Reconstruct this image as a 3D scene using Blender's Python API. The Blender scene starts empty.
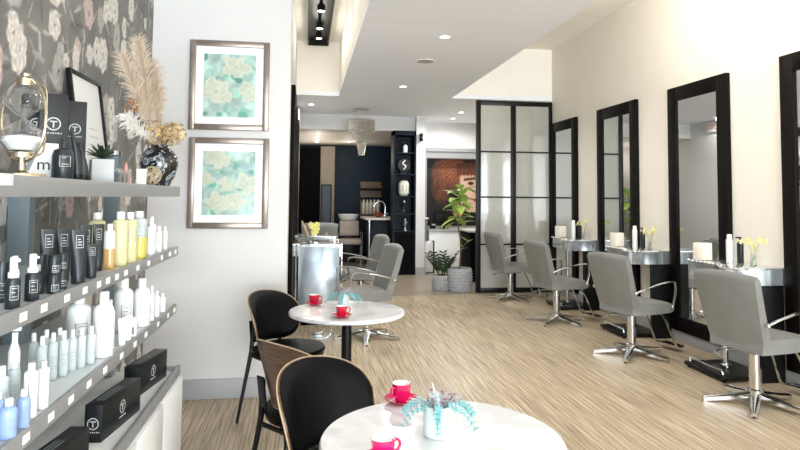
import bpy, bmesh, math, random
import numpy as np
from mathutils import Vector, Matrix
random.seed(7)
R = math.radians
PI = math.pi
sc = bpy.context.scene
COL = sc.collection

# ------------------------------------------------------------------ helpers
class MB:
    """collects simple shapes; build() links them as one mesh object"""
    def __init__(s): s.bm = bmesh.new(); s.M = Matrix()
    def _merge(s, b, M=None, mi=0):
        M = s.M @ (M or Matrix())
        bmesh.ops.transform(b, matrix=M, verts=b.verts)
        for f in b.faces: f.material_index = mi
        me = bpy.data.meshes.new('t'); b.to_mesh(me); b.free()
        s.bm.from_mesh(me); bpy.data.meshes.remove(me)
        return s
    def box(s, c, d, bev=0, rot=None, mi=0, seg=2):
        b = bmesh.new(); bmesh.ops.create_cube(b, size=1)
        bmesh.ops.scale(b, vec=d, verts=b.verts)
        if bev: bmesh.ops.bevel(b, geom=b.edges[:], offset=min(bev, min(d)*.45), segments=seg, profile=.5, affect='EDGES')
        M = Matrix.Translation(c)
        if rot: M = M @ rot
        return s._merge(b, M, mi)
    def bb(s, x0, x1, y0, y1, z0, z1, bev=0, mi=0):
        return s.box(((x0+x1)/2, (y0+y1)/2, (z0+z1)/2), (abs(x1-x0), abs(y1-y0), abs(z1-z0)), bev, None, mi)
    def tube(s, pts, r, seg=8, closed=False, sub=0, mi=0, flat=None):
        P = [Vector(p) for p in pts]
        rr = r if isinstance(r, (list, tuple)) else [r]*len(P)
        if sub:
            Q = []; q = []
            n = len(P)
            for i in range(n if closed else n-1):
                p0 = P[(i-1) % n] if (closed or i > 0) else P[i]*2-P[i+1]
                p1 = P[i]; p2 = P[(i+1) % n]
                p3 = P[(i+2) % n] if (closed or i+2 < n) else p2*2-p1
                for k in range(sub):
                    t = k/sub
                    Q.append(.5*((2*p1)+(p2-p0)*t+(2*p0-5*p1+4*p2-p3)*t*t+(3*p1-p0-3*p2+p3)*t**3))
                    q.append(rr[i]+(rr[(i+1) % n]-rr[i])*t)
            if not closed: Q.append(P[-1]); q.append(rr[-1])
            P, rr = Q, q
        b = bmesh.new(); n = len(P); rings = []
        T0 = (P[1]-P[0]).normalized()
        N = T0.orthogonal().normalized() if abs(T0.z) > .95 else T0.cross(Vector((0, 0, 1))).normalized()
        for i, p in enumerate(P):
            if closed: T = (P[(i+1) % n]-P[i-1]).normalized()
            else: T = (P[min(i+1, n-1)]-P[max(i-1, 0)]).normalized()
            N = (N-T*N.dot(T)).normalized(); B = T.cross(N)
            f1, f2 = flat or (1, 1)
            rings.append([b.verts.new(p+(N*math.cos(2*PI*k/seg)*f1+B*math.sin(2*PI*k/seg)*f2)*rr[i]) for k in range(seg)])
        for i in range(n if closed else n-1):
            a, c = rings[i], rings[(i+1) % n]
            for k in range(seg): b.faces.new((a[k], a[(k+1) % seg], c[(k+1) % seg], c[k]))
        if not closed:
            b.faces.new(rings[0][::-1]); b.faces.new(rings[-1])
        bmesh.ops.recalc_face_normals(b, faces=b.faces)
        return s._merge(b, None, mi)
    def lathe(s, prof, c=(0, 0, 0), seg=24, mi=0, sx=1, sy=1, rot=None, warp=None):
        b = bmesh.new(); rings = []
        for r, z in prof:
            if r < 1e-6: rings.append([b.verts.new((0, 0, z))])
            else: rings.append([b.verts.new((r*sx*math.cos(2*PI*k/seg)*(warp(2*PI*k/seg, z) if warp else 1), r*sy*math.sin(2*PI*k/seg)*(warp(2*PI*k/seg, z) if warp else 1), z)) for k in range(seg)])
        for a, d in zip(rings, rings[1:]):
            for k in range(seg):
                k2 = (k+1) % seg
                if len(a) == 1 and len(d) == 1: continue
                if len(a) == 1: b.faces.new((a[0], d[k2], d[k]))
                elif len(d) == 1: b.faces.new((a[k], a[k2], d[0]))
                else: b.faces.new((a[k], a[k2], d[k2], d[k]))
        bmesh.ops.recalc_face_normals(b, faces=b.faces)
        M = Matrix.Translation(c)
        if rot: M = M @ rot
        return s._merge(b, M, mi)
    def cyl(s, c, r, h, seg=20, bev=0, mi=0, rot=None):
        """upright cylinder standing on c"""
        pr = [(0, 0), (r-bev, 0), (r, bev), (r, h-bev), (r-bev, h), (0, h)] if bev else [(0, 0), (r, 0), (r, h), (0, h)]
        return s.lathe(pr, c, seg, mi, rot=rot)
    def prism(s, poly, z0, z1, M=None, bev=0, mi=0):
        b = bmesh.new()
        lo = [b.verts.new((x, y, z0)) for x, y in poly]; hi = [b.verts.new((x, y, z1)) for x, y in poly]
        n = len(poly)
        b.faces.new(lo[::-1]); b.faces.new(hi)
        for i in range(n): b.faces.new((lo[i], lo[(i+1) % n], hi[(i+1) % n], hi[i]))
        bmesh.ops.recalc_face_normals(b, faces=b.faces)
        if bev: bmesh.ops.bevel(b, geom=b.edges[:], offset=bev, segments=2, profile=.5, affect='EDGES')
        return s._merge(b, M, mi)
    def grid(s, fn, nu, nv, mi=0, M=None, cap=False):
        b = bmesh.new()
        V = [[b.verts.new(fn(i/nu, j/nv)) for j in range(nv+1)] for i in range(nu+1)]
        for i in range(nu):
            for j in range(nv): b.faces.new((V[i][j], V[i+1][j], V[i+1][j+1], V[i][j+1]))
        return s._merge(b, M, mi)
    def slab(s, fn, fn2, nu, nv, mi=0, M=None):
        """closed sheet between surface fn and surface fn2"""
        b = bmesh.new()
        A = [[b.verts.new(fn(i/nu, j/nv)) for j in range(nv+1)] for i in range(nu+1)]
        D = [[b.verts.new(fn2(i/nu, j/nv)) for j in range(nv+1)] for i in range(nu+1)]
        for i in range(nu):
            for j in range(nv):
                b.faces.new((A[i][j], A[i+1][j], A[i+1][j+1], A[i][j+1]))
                b.faces.new((D[i][j], D[i][j+1], D[i+1][j+1], D[i+1][j]))
        for i in range(nu):
            b.faces.new((A[i][0], D[i][0], D[i+1][0], A[i+1][0])); b.faces.new((A[i][nv], A[i+1][nv], D[i+1][nv], D[i][nv]))
        for j in range(nv):
            b.faces.new((A[0][j], A[0][j+1], D[0][j+1], D[0][j])); b.faces.new((A[nu][j], D[nu][j], D[nu][j+1], A[nu][j+1]))
        bmesh.ops.recalc_face_normals(b, faces=b.faces)
        return s._merge(b, M, mi)
    def ball(s, c, r, sub=2, sc3=(1, 1, 1), mi=0):
        b = bmesh.new(); bmesh.ops.create_icosphere(b, subdivisions=sub, radius=r)
        bmesh.ops.scale(b, vec=sc3, verts=b.verts)
        return s._merge(b, Matrix.Translation(c), mi)
    def leaf(s, base, d, up, L, w, bend=.2, mi=0, fold=.15):
        d = Vector(d).normalized(); up = Vector(up)
        sd = d.cross(up)
        if sd.length < 1e-3: sd = d.orthogonal()
        sd.normalize(); n = sd.cross(d).normalized(); base = Vector(base)
        b = bmesh.new(); rows = []
        N = 6
        for i in range(N+1):
            t = i/N
            ww = w*(math.sin(PI*min(1, t*.93+.05))**.8)*.5
            p = base+d*L*t-n*bend*L*t*t
            rows.append([b.verts.new(p+sd*ww+n*fold*ww), b.verts.new(p), b.verts.new(p-sd*ww+n*fold*ww)])
        for a, c in zip(rows, rows[1:]):
            b.faces.new((a[0], a[1], c[1], c[0])); b.faces.new((a[1], a[2], c[2], c[1]))
        return s._merge(b, None, mi)
    def build(s, name, mats, parent=None, angle=38, solid=0):
        me = bpy.data.meshes.new(name); s.bm.to_mesh(me); s.bm.free()
        for p in me.polygons: p.use_smooth = True
        me.set_sharp_from_angle(angle=R(angle))
        for m in (mats if isinstance(mats, (list, tuple)) else [mats]): me.materials.append(m)
        o = bpy.data.objects.new(name, me); COL.objects.link(o)
        if parent: o.parent = parent
        if solid:
            md = o.modifiers.new('solid', 'SOLIDIFY'); md.thickness = solid; md.offset = 0
        return o

def tag(o, label=None, cat=None, group=None, kind=None):
    if label: o['label'] = label
    if cat: o['category'] = cat
    if group: o['group'] = group
    if kind: o['kind'] = kind
    return o
def thing(name, label, cat, loc=(0, 0, 0), rz=0, group=None):
    o = bpy.data.objects.new(name, None); COL.objects.link(o)
    o.empty_display_size = .1; o.location = loc; o.rotation_euler = (0, 0, R(rz))
    return tag(o, label, cat, group)
def struct(name, mb, m, angle=38):
    return tag(mb.build(name, m, None, angle), kind='structure')
def dup(root, loc, rz=None, label=None, group=None):
    r = root.copy(); COL.objects.link(r); r.location = loc
    if rz is not None: r.rotation_euler = (0, 0, R(rz))
    if label: r['label'] = label
    if group: r['group'] = group
    for ch in list(root.children):
        c = ch.copy(); COL.objects.link(c); c.parent = r
        for g in ch.children:
            d = g.copy(); COL.objects.link(d); d.parent = c
    return r
def text(name, body, size, m, parent, M, extrude=.0006):
    cu = bpy.data.curves.new(name, 'FONT'); cu.body = body; cu.size = size; cu.extrude = extrude
    cu.align_x = 'CENTER'; cu.align_y = 'CENTER'; cu.materials.append(m)
    tmp = bpy.data.objects.new('tmp_text', cu); COL.objects.link(tmp)
    bpy.context.view_layer.update()
    me = bpy.data.meshes.new_from_object(tmp.evaluated_get(bpy.context.evaluated_depsgraph_get()))
    bpy.data.objects.remove(tmp); me.name = name
    o = bpy.data.objects.new(name, me); COL.objects.link(o); o.parent = parent; o.matrix_local = M
    return o

# ------------------------------------------------------------------ materials
def srgb(h):
    c = [int(h[i:i+2], 16)/255 for i in (0, 2, 4)]
    return tuple((x/12.92 if x <= .04045 else ((x+.055)/1.055)**2.4) for x in c)+(1,)
def mat(name, col, rough=.5, metal=0, noise=0, nscale=20, bump=0, bscale=80, trans=0, ior=1.45, emit=None, estr=0, alpha=1, coat=0, spec=.5, stretch=None):
    m = bpy.data.materials.new(name); m.use_nodes = True
    nt = m.node_tree; b = nt.nodes['Principled BSDF']
    c = srgb(col) if isinstance(col, str) else col
    b.inputs['Base Color'].default_value = c
    b.inputs['Roughness'].default_value = rough; b.inputs['Metallic'].default_value = metal
    b.inputs['Transmission Weight'].default_value = trans; b.inputs['IOR'].default_value = ior
    b.inputs['Coat Weight'].default_value = coat; b.inputs['Specular IOR Level'].default_value = spec
    b.inputs['Alpha'].default_value = alpha
    if emit:
        b.inputs['Emission Color'].default_value = srgb(emit); b.inputs['Emission Strength'].default_value = estr
    tc = nt.nodes.new('ShaderNodeTexCoord'); mp = nt.nodes.new('ShaderNodeMapping')
    nt.links.new(tc.outputs['Object'], mp.inputs[0])
    if stretch: mp.inputs['Scale'].default_value = stretch
    if noise:
        n = nt.nodes.new('ShaderNodeTexNoise'); n.inputs['Scale'].default_value = nscale; n.inputs['Detail'].default_value = 4
        nt.links.new(mp.outputs[0], n.inputs['Vector'])
        r = nt.nodes.new('ShaderNodeValToRGB')
        r.color_ramp.elements[0].position = .3; r.color_ramp.elements[1].position = .7
        r.color_ramp.elements[0].color = tuple(max(0, x*(1-noise)) for x in c[:3])+(1,)
        r.color_ramp.elements[1].color = tuple(min(1, x*(1+noise)) for x in c[:3])+(1,)
        nt.links.new(n.outputs['Fac'], r.inputs[0]); nt.links.new(r.outputs[0], b.inputs['Base Color'])
    if bump:
        n2 = nt.nodes.new('ShaderNodeTexNoise'); n2.inputs['Scale'].default_value = bscale
        nt.links.new(mp.outputs[0], n2.inputs['Vector'])
        bp = nt.nodes.new('ShaderNodeBump'); bp.inputs['Strength'].default_value = bump; bp.inputs['Distance'].default_value = .01
        nt.links.new(n2.outputs['Fac'], bp.inputs['Height']); nt.links.new(bp.outputs[0], b.inputs['Normal'])
    return m
def ramp_mat(name, stops, scale, stretch=(1, 1, 1), rough=.5, detail=6, dist=0, kind='noise', coat=0, metal=0):
    m = mat(name, '808080', rough, coat=coat, metal=metal); nt = m.node_tree; b = nt.nodes['Principled BSDF']
    tc = nt.nodes.new('ShaderNodeTexCoord'); mp = nt.nodes.new('ShaderNodeMapping'); mp.inputs['Scale'].default_value = stretch
    nt.links.new(tc.outputs['Object'], mp.inputs[0])
    n = nt.nodes.new('ShaderNodeTexNoise'); n.inputs['Scale'].default_value = scale; n.inputs['Detail'].default_value = detail; n.inputs['Distortion'].default_value = dist
    nt.links.new(mp.outputs[0], n.inputs['Vector'])
    r = nt.nodes.new('ShaderNodeValToRGB'); e = r.color_ramp.elements
    while len(e) < len(stops): e.new(.5)
    for k, (p, c) in enumerate(stops): e[k].position = p; e[k].color = srgb(c)
    nt.links.new(n.outputs['Fac'], r.inputs[0]); nt.links.new(r.outputs[0], b.inputs['Base Color'])
    return m
def vcol_mat(name, rough=.6):
    m = mat(name, 'ffffff', rough); nt = m.node_tree
    a = nt.nodes.new('ShaderNodeVertexColor'); a.layer_name = 'Col'
    nt.links.new(a.outputs[0], nt.nodes['Principled BSDF'].inputs['Base Color'])
    return m

WALL = mat('wall_paint', 'd3d3d2', .75, noise=.015, nscale=3)
WARM = mat('wall_paint_cream', 'e4dfd5', .7, noise=.015, nscale=3)
CEIL = mat('ceiling_paint', 'f3f6fc', .6, noise=.02, nscale=2.2, stretch=(.35, 6, 1))
CREAMC = mat('upper_ceiling_paint', 'f7f3ea', .6, noise=.03, nscale=2, stretch=(.4, 4, 1))
GREYTRIM = mat('grey_trim', 'a3a5a7', .45)
BLACKM = mat('black_metal', '080809', .4, spec=.3)
FRAMEB = mat('espresso_frame', '0c0907', .5, noise=.3, nscale=6, stretch=(1, 1, .1), spec=.1)
MIRROR = mat('mirror_glass', 'e9ecec', .01, 1)
CHROME = mat('chrome', 'd7d9db', .09, 1)
STEEL = mat('brushed_steel', 'b9bcbf', .28, 1)
SILVER = ramp_mat('faceted_silver', [(.35, '9fabb4'), (.5, 'd3dbe1'), (.65, 'f2f5f7')], 6, (1, 1, .15), .14, 2, metal=.8)
LEATHER = mat('taupe_leather', '7a7b78', .42, noise=.06, nscale=9, bump=.05, bscale=300)
BLEATHER = mat('black_leather', '040506', .5, spec=.12, bump=.06, bscale=350)
WOODV = ramp_mat('walnut_veneer', [(.3, '33231a'), (.5, '57402d'), (.7, '6d5039')], 7, (1.2, 1.2, 14), .42)
WOODE = mat('plywood_edge', 'b09a7a', .5, noise=.1, nscale=30)
WHITEL = mat('white_laminate', 'eef0f0', .35)
MARBLE = ramp_mat('white_marble', [(.42, 'd3d5d7'), (.52, 'e8e9ea'), (.7, 'eceeee')], 3.5, (1, 1, 1), .18, 8, 1.2)
SHELFG = mat('shelf_grey', '898b8d', .4)
SHELFTOP = mat('shelf_surface', 'd5dcde', .25)
WHITEP = mat('white_plastic', 'f1f4f4', .3)
CLEARP = mat('frosted_plastic', 'e3eef0', .25, trans=.35, ior=1.3)
def thin_glass():
    m = bpy.data.materials.new('thin_glass'); m.use_nodes = True; nt = m.node_tree
    t = nt.nodes.new('ShaderNodeBsdfTransparent'); g = nt.nodes.new('ShaderNodeBsdfGlossy'); g.inputs['Roughness'].default_value = .03
    lw = nt.nodes.new('ShaderNodeLayerWeight'); lw.inputs[0].default_value = .35
    mx = nt.nodes.new('ShaderNodeMixShader'); t.inputs[0].default_value = (.95, .97, .97, 1)
    nt.links.new(lw.outputs['Facing'], mx.inputs[0]); nt.links.new(t.outputs[0], mx.inputs[1]); nt.links.new(g.outputs[0], mx.inputs[2])
    nt.links.new(mx.outputs[0], nt.nodes['Material Output'].inputs[0]); return m
THIN = thin_glass()
GLASS = mat('clear_glass', 'f4fafa', .02, trans=1, ior=1.45)
DARKP = mat('slate_black_plastic', '20292e', .33)
INK = mat('print_ink_white', 'c3c9cb', .5)
INKD = mat('print_ink_grey', '8b9499', .5)
BLUEL = mat('blue_liquid', '9db9e6', .2, trans=.2)
YELL = mat('yellow_liquid', 'efeab8', .2, trans=.25)
YELL2 = mat('bright_yellow_liquid', 'e6df66', .2, trans=.2)
ORAN = mat('amber_liquid', 'dfb477', .2, trans=.2)
PINK = mat('magenta_ceramic', 'd3145f', .15, coat=.6)
RED = mat('crimson_ceramic', 'c21636', .15, coat=.6)
CERW = mat('white_ceramic', 'f4f6f5', .2)
BRASS = mat('champagne_brass', 'b8ae98', .25, 1)
NAVY = mat('navy_paint', '05111c', .5, spec=.2, noise=.1, nscale=4)
NAVYL = mat('navy_panel', '071c2b', .5, spec=.2, noise=.25, nscale=1.5)
DARK = mat('dark_charcoal', '050506', .7, spec=.1)
BEIGE = mat('beige_plaster', '8d8474', .7, noise=.06, nscale=4)
GREEN = mat('bright_leaf', 'a3bd62', .45, noise=.15, nscale=14)
GREEND = mat('dark_leaf', '2a3a26', .3, noise=.2, nscale=12)
MINT = mat('dusty_mint_leaf', '86bcc0', .6, noise=.1, nscale=30)
SOIL = mat('soil', '2b231c', .9, noise=.3, nscale=60)
STEMB = mat('woody_stem', '5b4a35', .7, noise=.2, nscale=30)
CONC = mat('concrete_pot', 'b3b6b8', .7, noise=.05, nscale=12)
PAMP = mat('pampas_plume', 'cdbda9', .9, noise=.1, nscale=20)
FEATHERW = mat('white_plume', 'f4f2ee', .9)
HYDR = mat('dried_hydrangea_ochre', 'b39a72', .85, noise=.25, nscale=40)
HYDR2 = mat('dried_hydrangea_sand', 'd6c2a0', .85, noise=.2, nscale=40)
RUST = mat('rust_dried_flower', '9a6b48', .9, noise=.2, nscale=40)
LAMPG = mat('lamp_glow', 'fff3dc', .5, emit='fff0d8', estr=14)
CARD = mat('white_card', 'f2f3f3', .6)
ORCH = mat('pale_yellow_petal', 'e9e3a0', .6)
BASKET = mat('woven_light_grey', '9b9d9e', .8, noise=.2, nscale=45)

# floor: streaky pale wood vinyl laid along the room
def floor_mat():
    m = mat('streaked_vinyl', 'c9b896', .38); nt = m.node_tree; b = nt.nodes['Principled BSDF']
    tc = nt.nodes.new('ShaderNodeTexCoord')
    def nz(scale, st, det):
        mp = nt.nodes.new('ShaderNodeMapping'); mp.inputs['Scale'].default_value = st
        nt.links.new(tc.outputs['Object'], mp.inputs[0])
        n = nt.nodes.new('ShaderNodeTexNoise'); n.inputs['Scale'].default_value = scale; n.inputs['Detail'].default_value = det; n.inputs['Roughness'].default_value = .6
        nt.links.new(mp.outputs[0], n.inputs['Vector']); return n
    n1 = nz(9, (9, .2, 1), 5); n2 = nz(2, (3, .4, 1), 3); n3 = nz(40, (4.5, .07, 1), 3)
    mx = nt.nodes.new('ShaderNodeMix'); mx.data_type = 'FLOAT'; mx.inputs[0].default_value = .35
    nt.links.new(n1.outputs['Fac'], mx.inputs[2]); nt.links.new(n3.outputs['Fac'], mx.inputs[3])
    r = nt.nodes.new('ShaderNodeValToRGB'); e = r.color_ramp.elements
    e.new(.5)
    for k, (p, c) in enumerate([(.38, '7d6d57'), (.49, 'b2a085'), (.60, 'd3c5ac')]): e[k].position = p; e[k].color = srgb(c)
    nt.links.new(mx.outputs[0], r.inputs[0])
    r2 = nt.nodes.new('ShaderNodeValToRGB'); r2.color_ramp.elements[0].position = .35; r2.color_ramp.elements[1].position = .65
    r2.color_ramp.elements[0].color = (.86, .85, .86, 1); r2.color_ramp.elements[1].color = (1, 1, 1, 1)
    nt.links.new(n2.outputs['Fac'], r2.inputs[0])
    mm = nt.nodes.new('ShaderNodeMix'); mm.data_type = 'RGBA'; mm.blend_type = 'MULTIPLY'; mm.inputs[0].default_value = 1
    nt.links.new(r.outputs[0], mm.inputs[6]); nt.links.new(r2.outputs[0], mm.inputs[7]); nt.links.new(mm.outputs[2], b.inputs['Base Color'])
    return m
FLOOR = floor_mat()
TILE = mat('grey_brown_tile', '978b7a', .3, noise=.08, nscale=3)

def pane_mat():
    m = bpy.data.materials.new('frosted_pane'); m.use_nodes = True; nt = m.node_tree
    b = nt.nodes['Principled BSDF']; b.inputs['Base Color'].default_value = srgb('bdbcb4'); b.inputs['Roughness'].default_value = .12
    b.inputs['Specular IOR Level'].default_value = .9; b.inputs['Coat Weight'].default_value = 1; b.inputs['Coat IOR'].default_value = 1.6; b.inputs['Coat Roughness'].default_value = .06
    t = nt.nodes.new('ShaderNodeBsdfTransparent'); t.inputs[0].default_value = srgb('cfcfc9')
    mx = nt.nodes.new('ShaderNodeMixShader'); mx.inputs[0].default_value = .75
    nt.links.new(t.outputs[0], mx.inputs[1]); nt.links.new(b.outputs[0], mx.inputs[2])
    nt.links.new(mx.outputs[0], nt.nodes['Material Output'].inputs[0])
    return m
PANE = pane_mat()

# ------------------------------------------------------------------ painted flat sheets (wallpaper, prints, poster)
def painted_sheet(name, m, fn, P, U, V, nu, nv, parent=None):
    """grid in the plane P + u*U + v*V, each vertex coloured by the pattern fn(u, v) -> sRGB array"""
    u = np.linspace(0, 1, nu+1); v = np.linspace(0, 1, nv+1)
    uu, vv = np.meshgrid(u, v, indexing='ij')
    co = np.array(P)[None, None]+uu[..., None]*np.array(U)+vv[..., None]*np.array(V)
    idx = np.arange((nu+1)*(nv+1)).reshape(nu+1, nv+1)
    q = np.stack([idx[:-1, :-1], idx[1:, :-1], idx[1:, 1:], idx[:-1, 1:]], -1).reshape(-1, 4)
    me = bpy.data.meshes.new(name)
    me.from_pydata(co.reshape(-1, 3).tolist(), [], q.tolist())
    c = np.clip(fn(uu, vv), 0, 1)
    lin = np.where(c <= .04045, c/12.92, ((c+.055)/1.055)**2.4)
    a = me.color_attributes.new('Col', 'FLOAT_COLOR', 'POINT')
    a.data.foreach_set('color', np.concatenate([lin, np.ones(lin.shape[:2]+(1,))], -1).reshape(-1).astype(np.float32))
    me.materials.append(m)
    o = bpy.data.objects.new(name, me); COL.objects.link(o)
    if parent: o.parent = parent
    return o
rng = np.random.default_rng(11)
def blend(img, mask, col):
    img[:] = img*(1-mask[..., None])+np.array(col)*mask[..., None]
def ss(x, a, b):
    t = np.clip((x-a)/(b-a), 0, 1); return t*t*(3-2*t)
def vnoise(x, y, seed):
    r = np.random.default_rng(seed); g = r.random((64, 64))
    xi = np.floor(x).astype(int); yi = np.floor(y).astype(int); fx = x-xi; fy = y-yi
    fx = fx*fx*(3-2*fx); fy = fy*fy*(3-2*fy)
    G = lambda a, b: g[a % 64, b % 64]
    return (G(xi, yi)*(1-fx)+G(xi+1, yi)*fx)*(1-fy)+(G(xi, yi+1)*(1-fx)+G(xi+1, yi+1)*fx)*fy
def stroke(img, X, Y, x, y, L, w, ang, col, op=1.):
    dx, dy = X-x, Y-y; c, s = math.cos(ang), math.sin(ang)
    t = (dx*c+dy*s)/L; n = (-dx*s+dy*c)
    prof = np.sqrt(np.clip(1-t*t, 0, 1))*w
    blend(img, op*ss(prof-np.abs(n), 0, w*.5)*(np.abs(t) < 1), col)
def flower(img, X, Y, x, y, r, col, line, ph, n=6, sq=1.0):
    dx, dy = X-x, (Y-y)/sq; rad = np.hypot(dx, dy)/r; th = np.arctan2(dy, dx)
    edge = .82+.18*np.abs(np.cos(n/2*th+ph))
    m = ss(edge-rad, 0, .08)
    sh = .5+.5*np.cos(n*th+ph*2+rad*5); sh2 = .5+.5*np.cos(rad*13+2.5*np.sin(3*th+ph))
    k = np.clip(.45*sh+.55*sh2, 0, 1)[..., None]
    c = np.array(col)*(.55+.45*k)+np.array(line)*(.45-.45*k)
    c = c*(1-.45*ss(.25-rad, 0, .2)*(k[..., 0] < .6))[..., None]
    img[:] = img*(1-m[..., None])+c*m[..., None]
WY0, WY1, WZ0, WZ1 = -1.0, 4.57, .0, 2.95
def wallpaper(u, v):
    Y = WY0+u*(WY1-WY0); Z = WZ0+v*(WZ1-WZ0)
    img = np.ones(Y.shape+(3,))*np.array([.47, .465, .455])
    img *= (.9+.2*vnoise(Y*9, Z*9, 3))[..., None]
    r = np.random.default_rng(5)
    def local(x, y, R_):
        i0, i1 = np.searchsorted(Y[:, 0], [x-R_, x+R_]); j0, j1 = np.searchsorted(Z[0], [y-R_, y+R_])
        return slice(i0, i1), slice(j0, j1)
    for _ in range(3200):
        x = r.uniform(WY0, WY1); y = r.uniform(WZ0, WZ1); L = r.uniform(.02, .07); s = local(x, y, L*1.2)
        if img[s].size == 0: continue
        g = r.uniform(.32, .85)
        im = img[s]; stroke(im, Y[s], Z[s], x, y, L, L*r.uniform(.08, .3), r.uniform(0, PI), (g, g*.985, g*.96), .75)
    for _ in range(400):
        x = r.uniform(WY0, WY1); y = r.uniform(WZ0, WZ1); R_ = r.uniform(.03, .095); s = local(x, y, R_*1.3)
        if img[s].size == 0: continue
        p = r.random()
        col = (.93, .91, .89) if p < .70 else ((.86, .76, .75) if p < .78 else (.74, .73, .71))
        flower(img[s], Y[s], Z[s], x, y, R_, col, (.5, .48, .47), r.uniform(0, 6), int(r.integers(4, 8)), r.uniform(1.0, 1.9))
    return img
WPAPER = vcol_mat('floral_wallpaper', .65)
PRINTM = vcol_mat('print_paper', .35)

def print_fn(seed, flowers):
    def fn(u, v):
        x = u; y = v*1.28
        n = vnoise(x*5, y*5, seed); n2 = vnoise(x*14, y*14, seed+1)
        img = np.array([.66, .78, .74])[None, None]*(1-.25*n[..., None])+np.array([.80, .88, .88])*.25*n2[..., None]*.6
        r = np.random.default_rng(seed)
        for _ in range(26):
            c = [(.33, .60, .52), (.45, .68, .60), (.62, .80, .74), (.55, .68, .70), (.25, .50, .44)][int(r.integers(5))]
            a, b, q = r.random(), r.random()*1.28, r.uniform(.05, .13)
            d = np.hypot(x-a, (y-b)*r.uniform(.8, 1.3))+.05*n2
            blend(img, .8*ss(q-d, -.02, .03), c)
        for (a, b, q, ph) in flowers:
            q = q*1.1
            dx, dy = x-a, y-b; rad = np.hypot(dx, dy)/q; th = np.arctan2(dy, dx)
            e = .66+.30*np.abs(np.cos(2.5*th+ph))+.22*(n2-.5)+.12*np.cos(th*2+ph)
            blend(img, .82*ss(e-rad, 0, .09), (.80, .81, .73)); img *= (1-.10*n2*ss(e-rad, 0, .3))[..., None]
            blend(img, .5*ss(.05-np.abs(e-rad), 0, .05), (.66, .66, .54))
            blend(img, .45*ss(.10-np.abs(np.sin(2.5*th+ph)), 0, .1)*ss(.8-rad, 0, .2), (.70, .70, .56))
            blend(img, .8*ss(.13-rad, 0, .06), (.70, .68, .52))
        return img
    return fn

def poster_fn(u, v):
    # generic portrait: dark ground, auburn fringe and rolled hair, face turned right
    img = np.zeros(u.shape+(3,))+np.array([.05, .035, .03])
    n = vnoise(u*34+6*v, v*12, 8)
    hair = np.maximum(ss(.38-np.hypot((u-.44)*1.0, (v-.78)*1.25), 0, .05), ss(.22-np.hypot((u-.28)*1.0, (v-.55)*1.0), 0, .05))
    str_ = .5+.5*np.sin(np.hypot(u-.62, (v-.62)*1.2)*105+5*n)
    hc = np.array([.60, .35, .23])*(.68+.32*str_)[..., None]+np.array([.12, .06, .03])*n[..., None]
    hc = hc*(.45+.55*ss(v, .42, .78)*ss(u, -.05, .35))[..., None]
    img[:] = img*(1-hair[..., None])+hc*hair[..., None]
    face = ss(.34-np.hypot((u-.90)*1.0, (v-.56)*.9), 0, .02)*ss(u, .60, .66)
    fc = np.zeros(img.shape)+np.array([.86, .72, .63])
    img[:] = img*(1-face[..., None])+fc*face[..., None]
    blend(img, ss(.03-np.abs(v-.70-.10*(u-.8)), 0, .02)*ss(.13-np.abs(u-.82), 0, .03)*.85, (.25, .12, .07))
    blend(img, ss(.032-np.hypot((u-.84)*.45, v-.635), 0, .015), (.13, .08, .07))
    blend(img, ss(.035-np.hypot((u-.93)*.6, v-.38), 0, .02), (.62, .25, .24))
    blend(img, ss(.015-np.abs(u-.985+.2*(v-.5)), 0, .015)*ss(.1-np.abs(v-.52), 0, .03)*.6, (.6, .42, .34))
    s2 = .5+.5*np.sin(u*120+4*n); hc2 = np.array([.52, .25, .15])*(.62+.38*s2)[..., None]
    bm = ss(.33-np.abs(u-.86), 0, .05)*ss(v, .74+.02*np.sin(u*95), .77)*ss(.98-v-.4*(u-.8)**2, 0, .05)
    img[:] = img*(1-bm[..., None])+hc2*bm[..., None]
    fur = ss(.2-np.hypot((u-.30)*1.1, (v-.42)), 0, .1)*(.3+.7*n)
    blend(img, fur*.5, (.55, .33, .22))
    hand = ss(.13-np.hypot((u-.60)*1.1, (v-.22)), 0, .04)
    blend(img, hand, (.80, .60, .42))
    return img

# ================================================================== SETTING
CZ = 2.92; UZ = 3.73; XR = 3.75; XL = -1.1; XS = -.17
b = MB(); b.bb(XL-.15, XR+.15, -5.5, 8.9, -.1, 0); struct('floor', b, FLOOR)
b = MB(); b.bb(XS-.2, XR+.15, 8.9, 15.3, -.1, 0); struct('floor_back', b, TILE)
# walls
b = MB(); b.bb(XL-.15, XL, -5.5, 4.77, 0, UZ+.1); struct('wall_left', b, WALL)
wp = painted_sheet('wall_left_wallpaper', WPAPER, wallpaper, (XL+.002, WY0, WZ0), (0, WY1-WY0, 0), (0, 0, WZ1-WZ0), 620, 330)
wp['kind'] = 'structure'
b = MB(); b.bb(XL, -.13, 4.57, 4.77, 0, UZ+.1); struct('wall_end', b, WALL)
b = MB(); b.bb(XS-.15, XS, 4.77, 15.3, 0, UZ+.1); struct('wall_station', b, WALL)
b = MB(); b.bb(XR, XR+.15, -5.5, 12.6, 0, UZ+.1); struct('wall_right', b, WARM)
b = MB(); b.bb(2.15, XR, 9.1, 9.22, CZ+.06, UZ); struct('wall_soffit', b, CREAMC)
b = MB(); b.bb(2.17, XR, 12.1, 12.2, 2.37, CZ); b.bb(2.17, 2.31, 12.1, 12.2, 0, 2.37); b.bb(2.17, XR, 12.55, 12.65, 0, 2.6)
struct('wall_reception', b, WALL)
b = MB(); b.bb(XS, 2.17, 11.4, 11.5, 2.646, CZ+.05); b.bb(2.0, 2.17, 11.25, 12.2, 0, CZ)
struct('wall_bulkhead', b, WALL)
b = MB(); b.bb(XS, 2.4, 15, 15.1, 0, 2.9); struct('wall_rear', b, NAVY)
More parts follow.
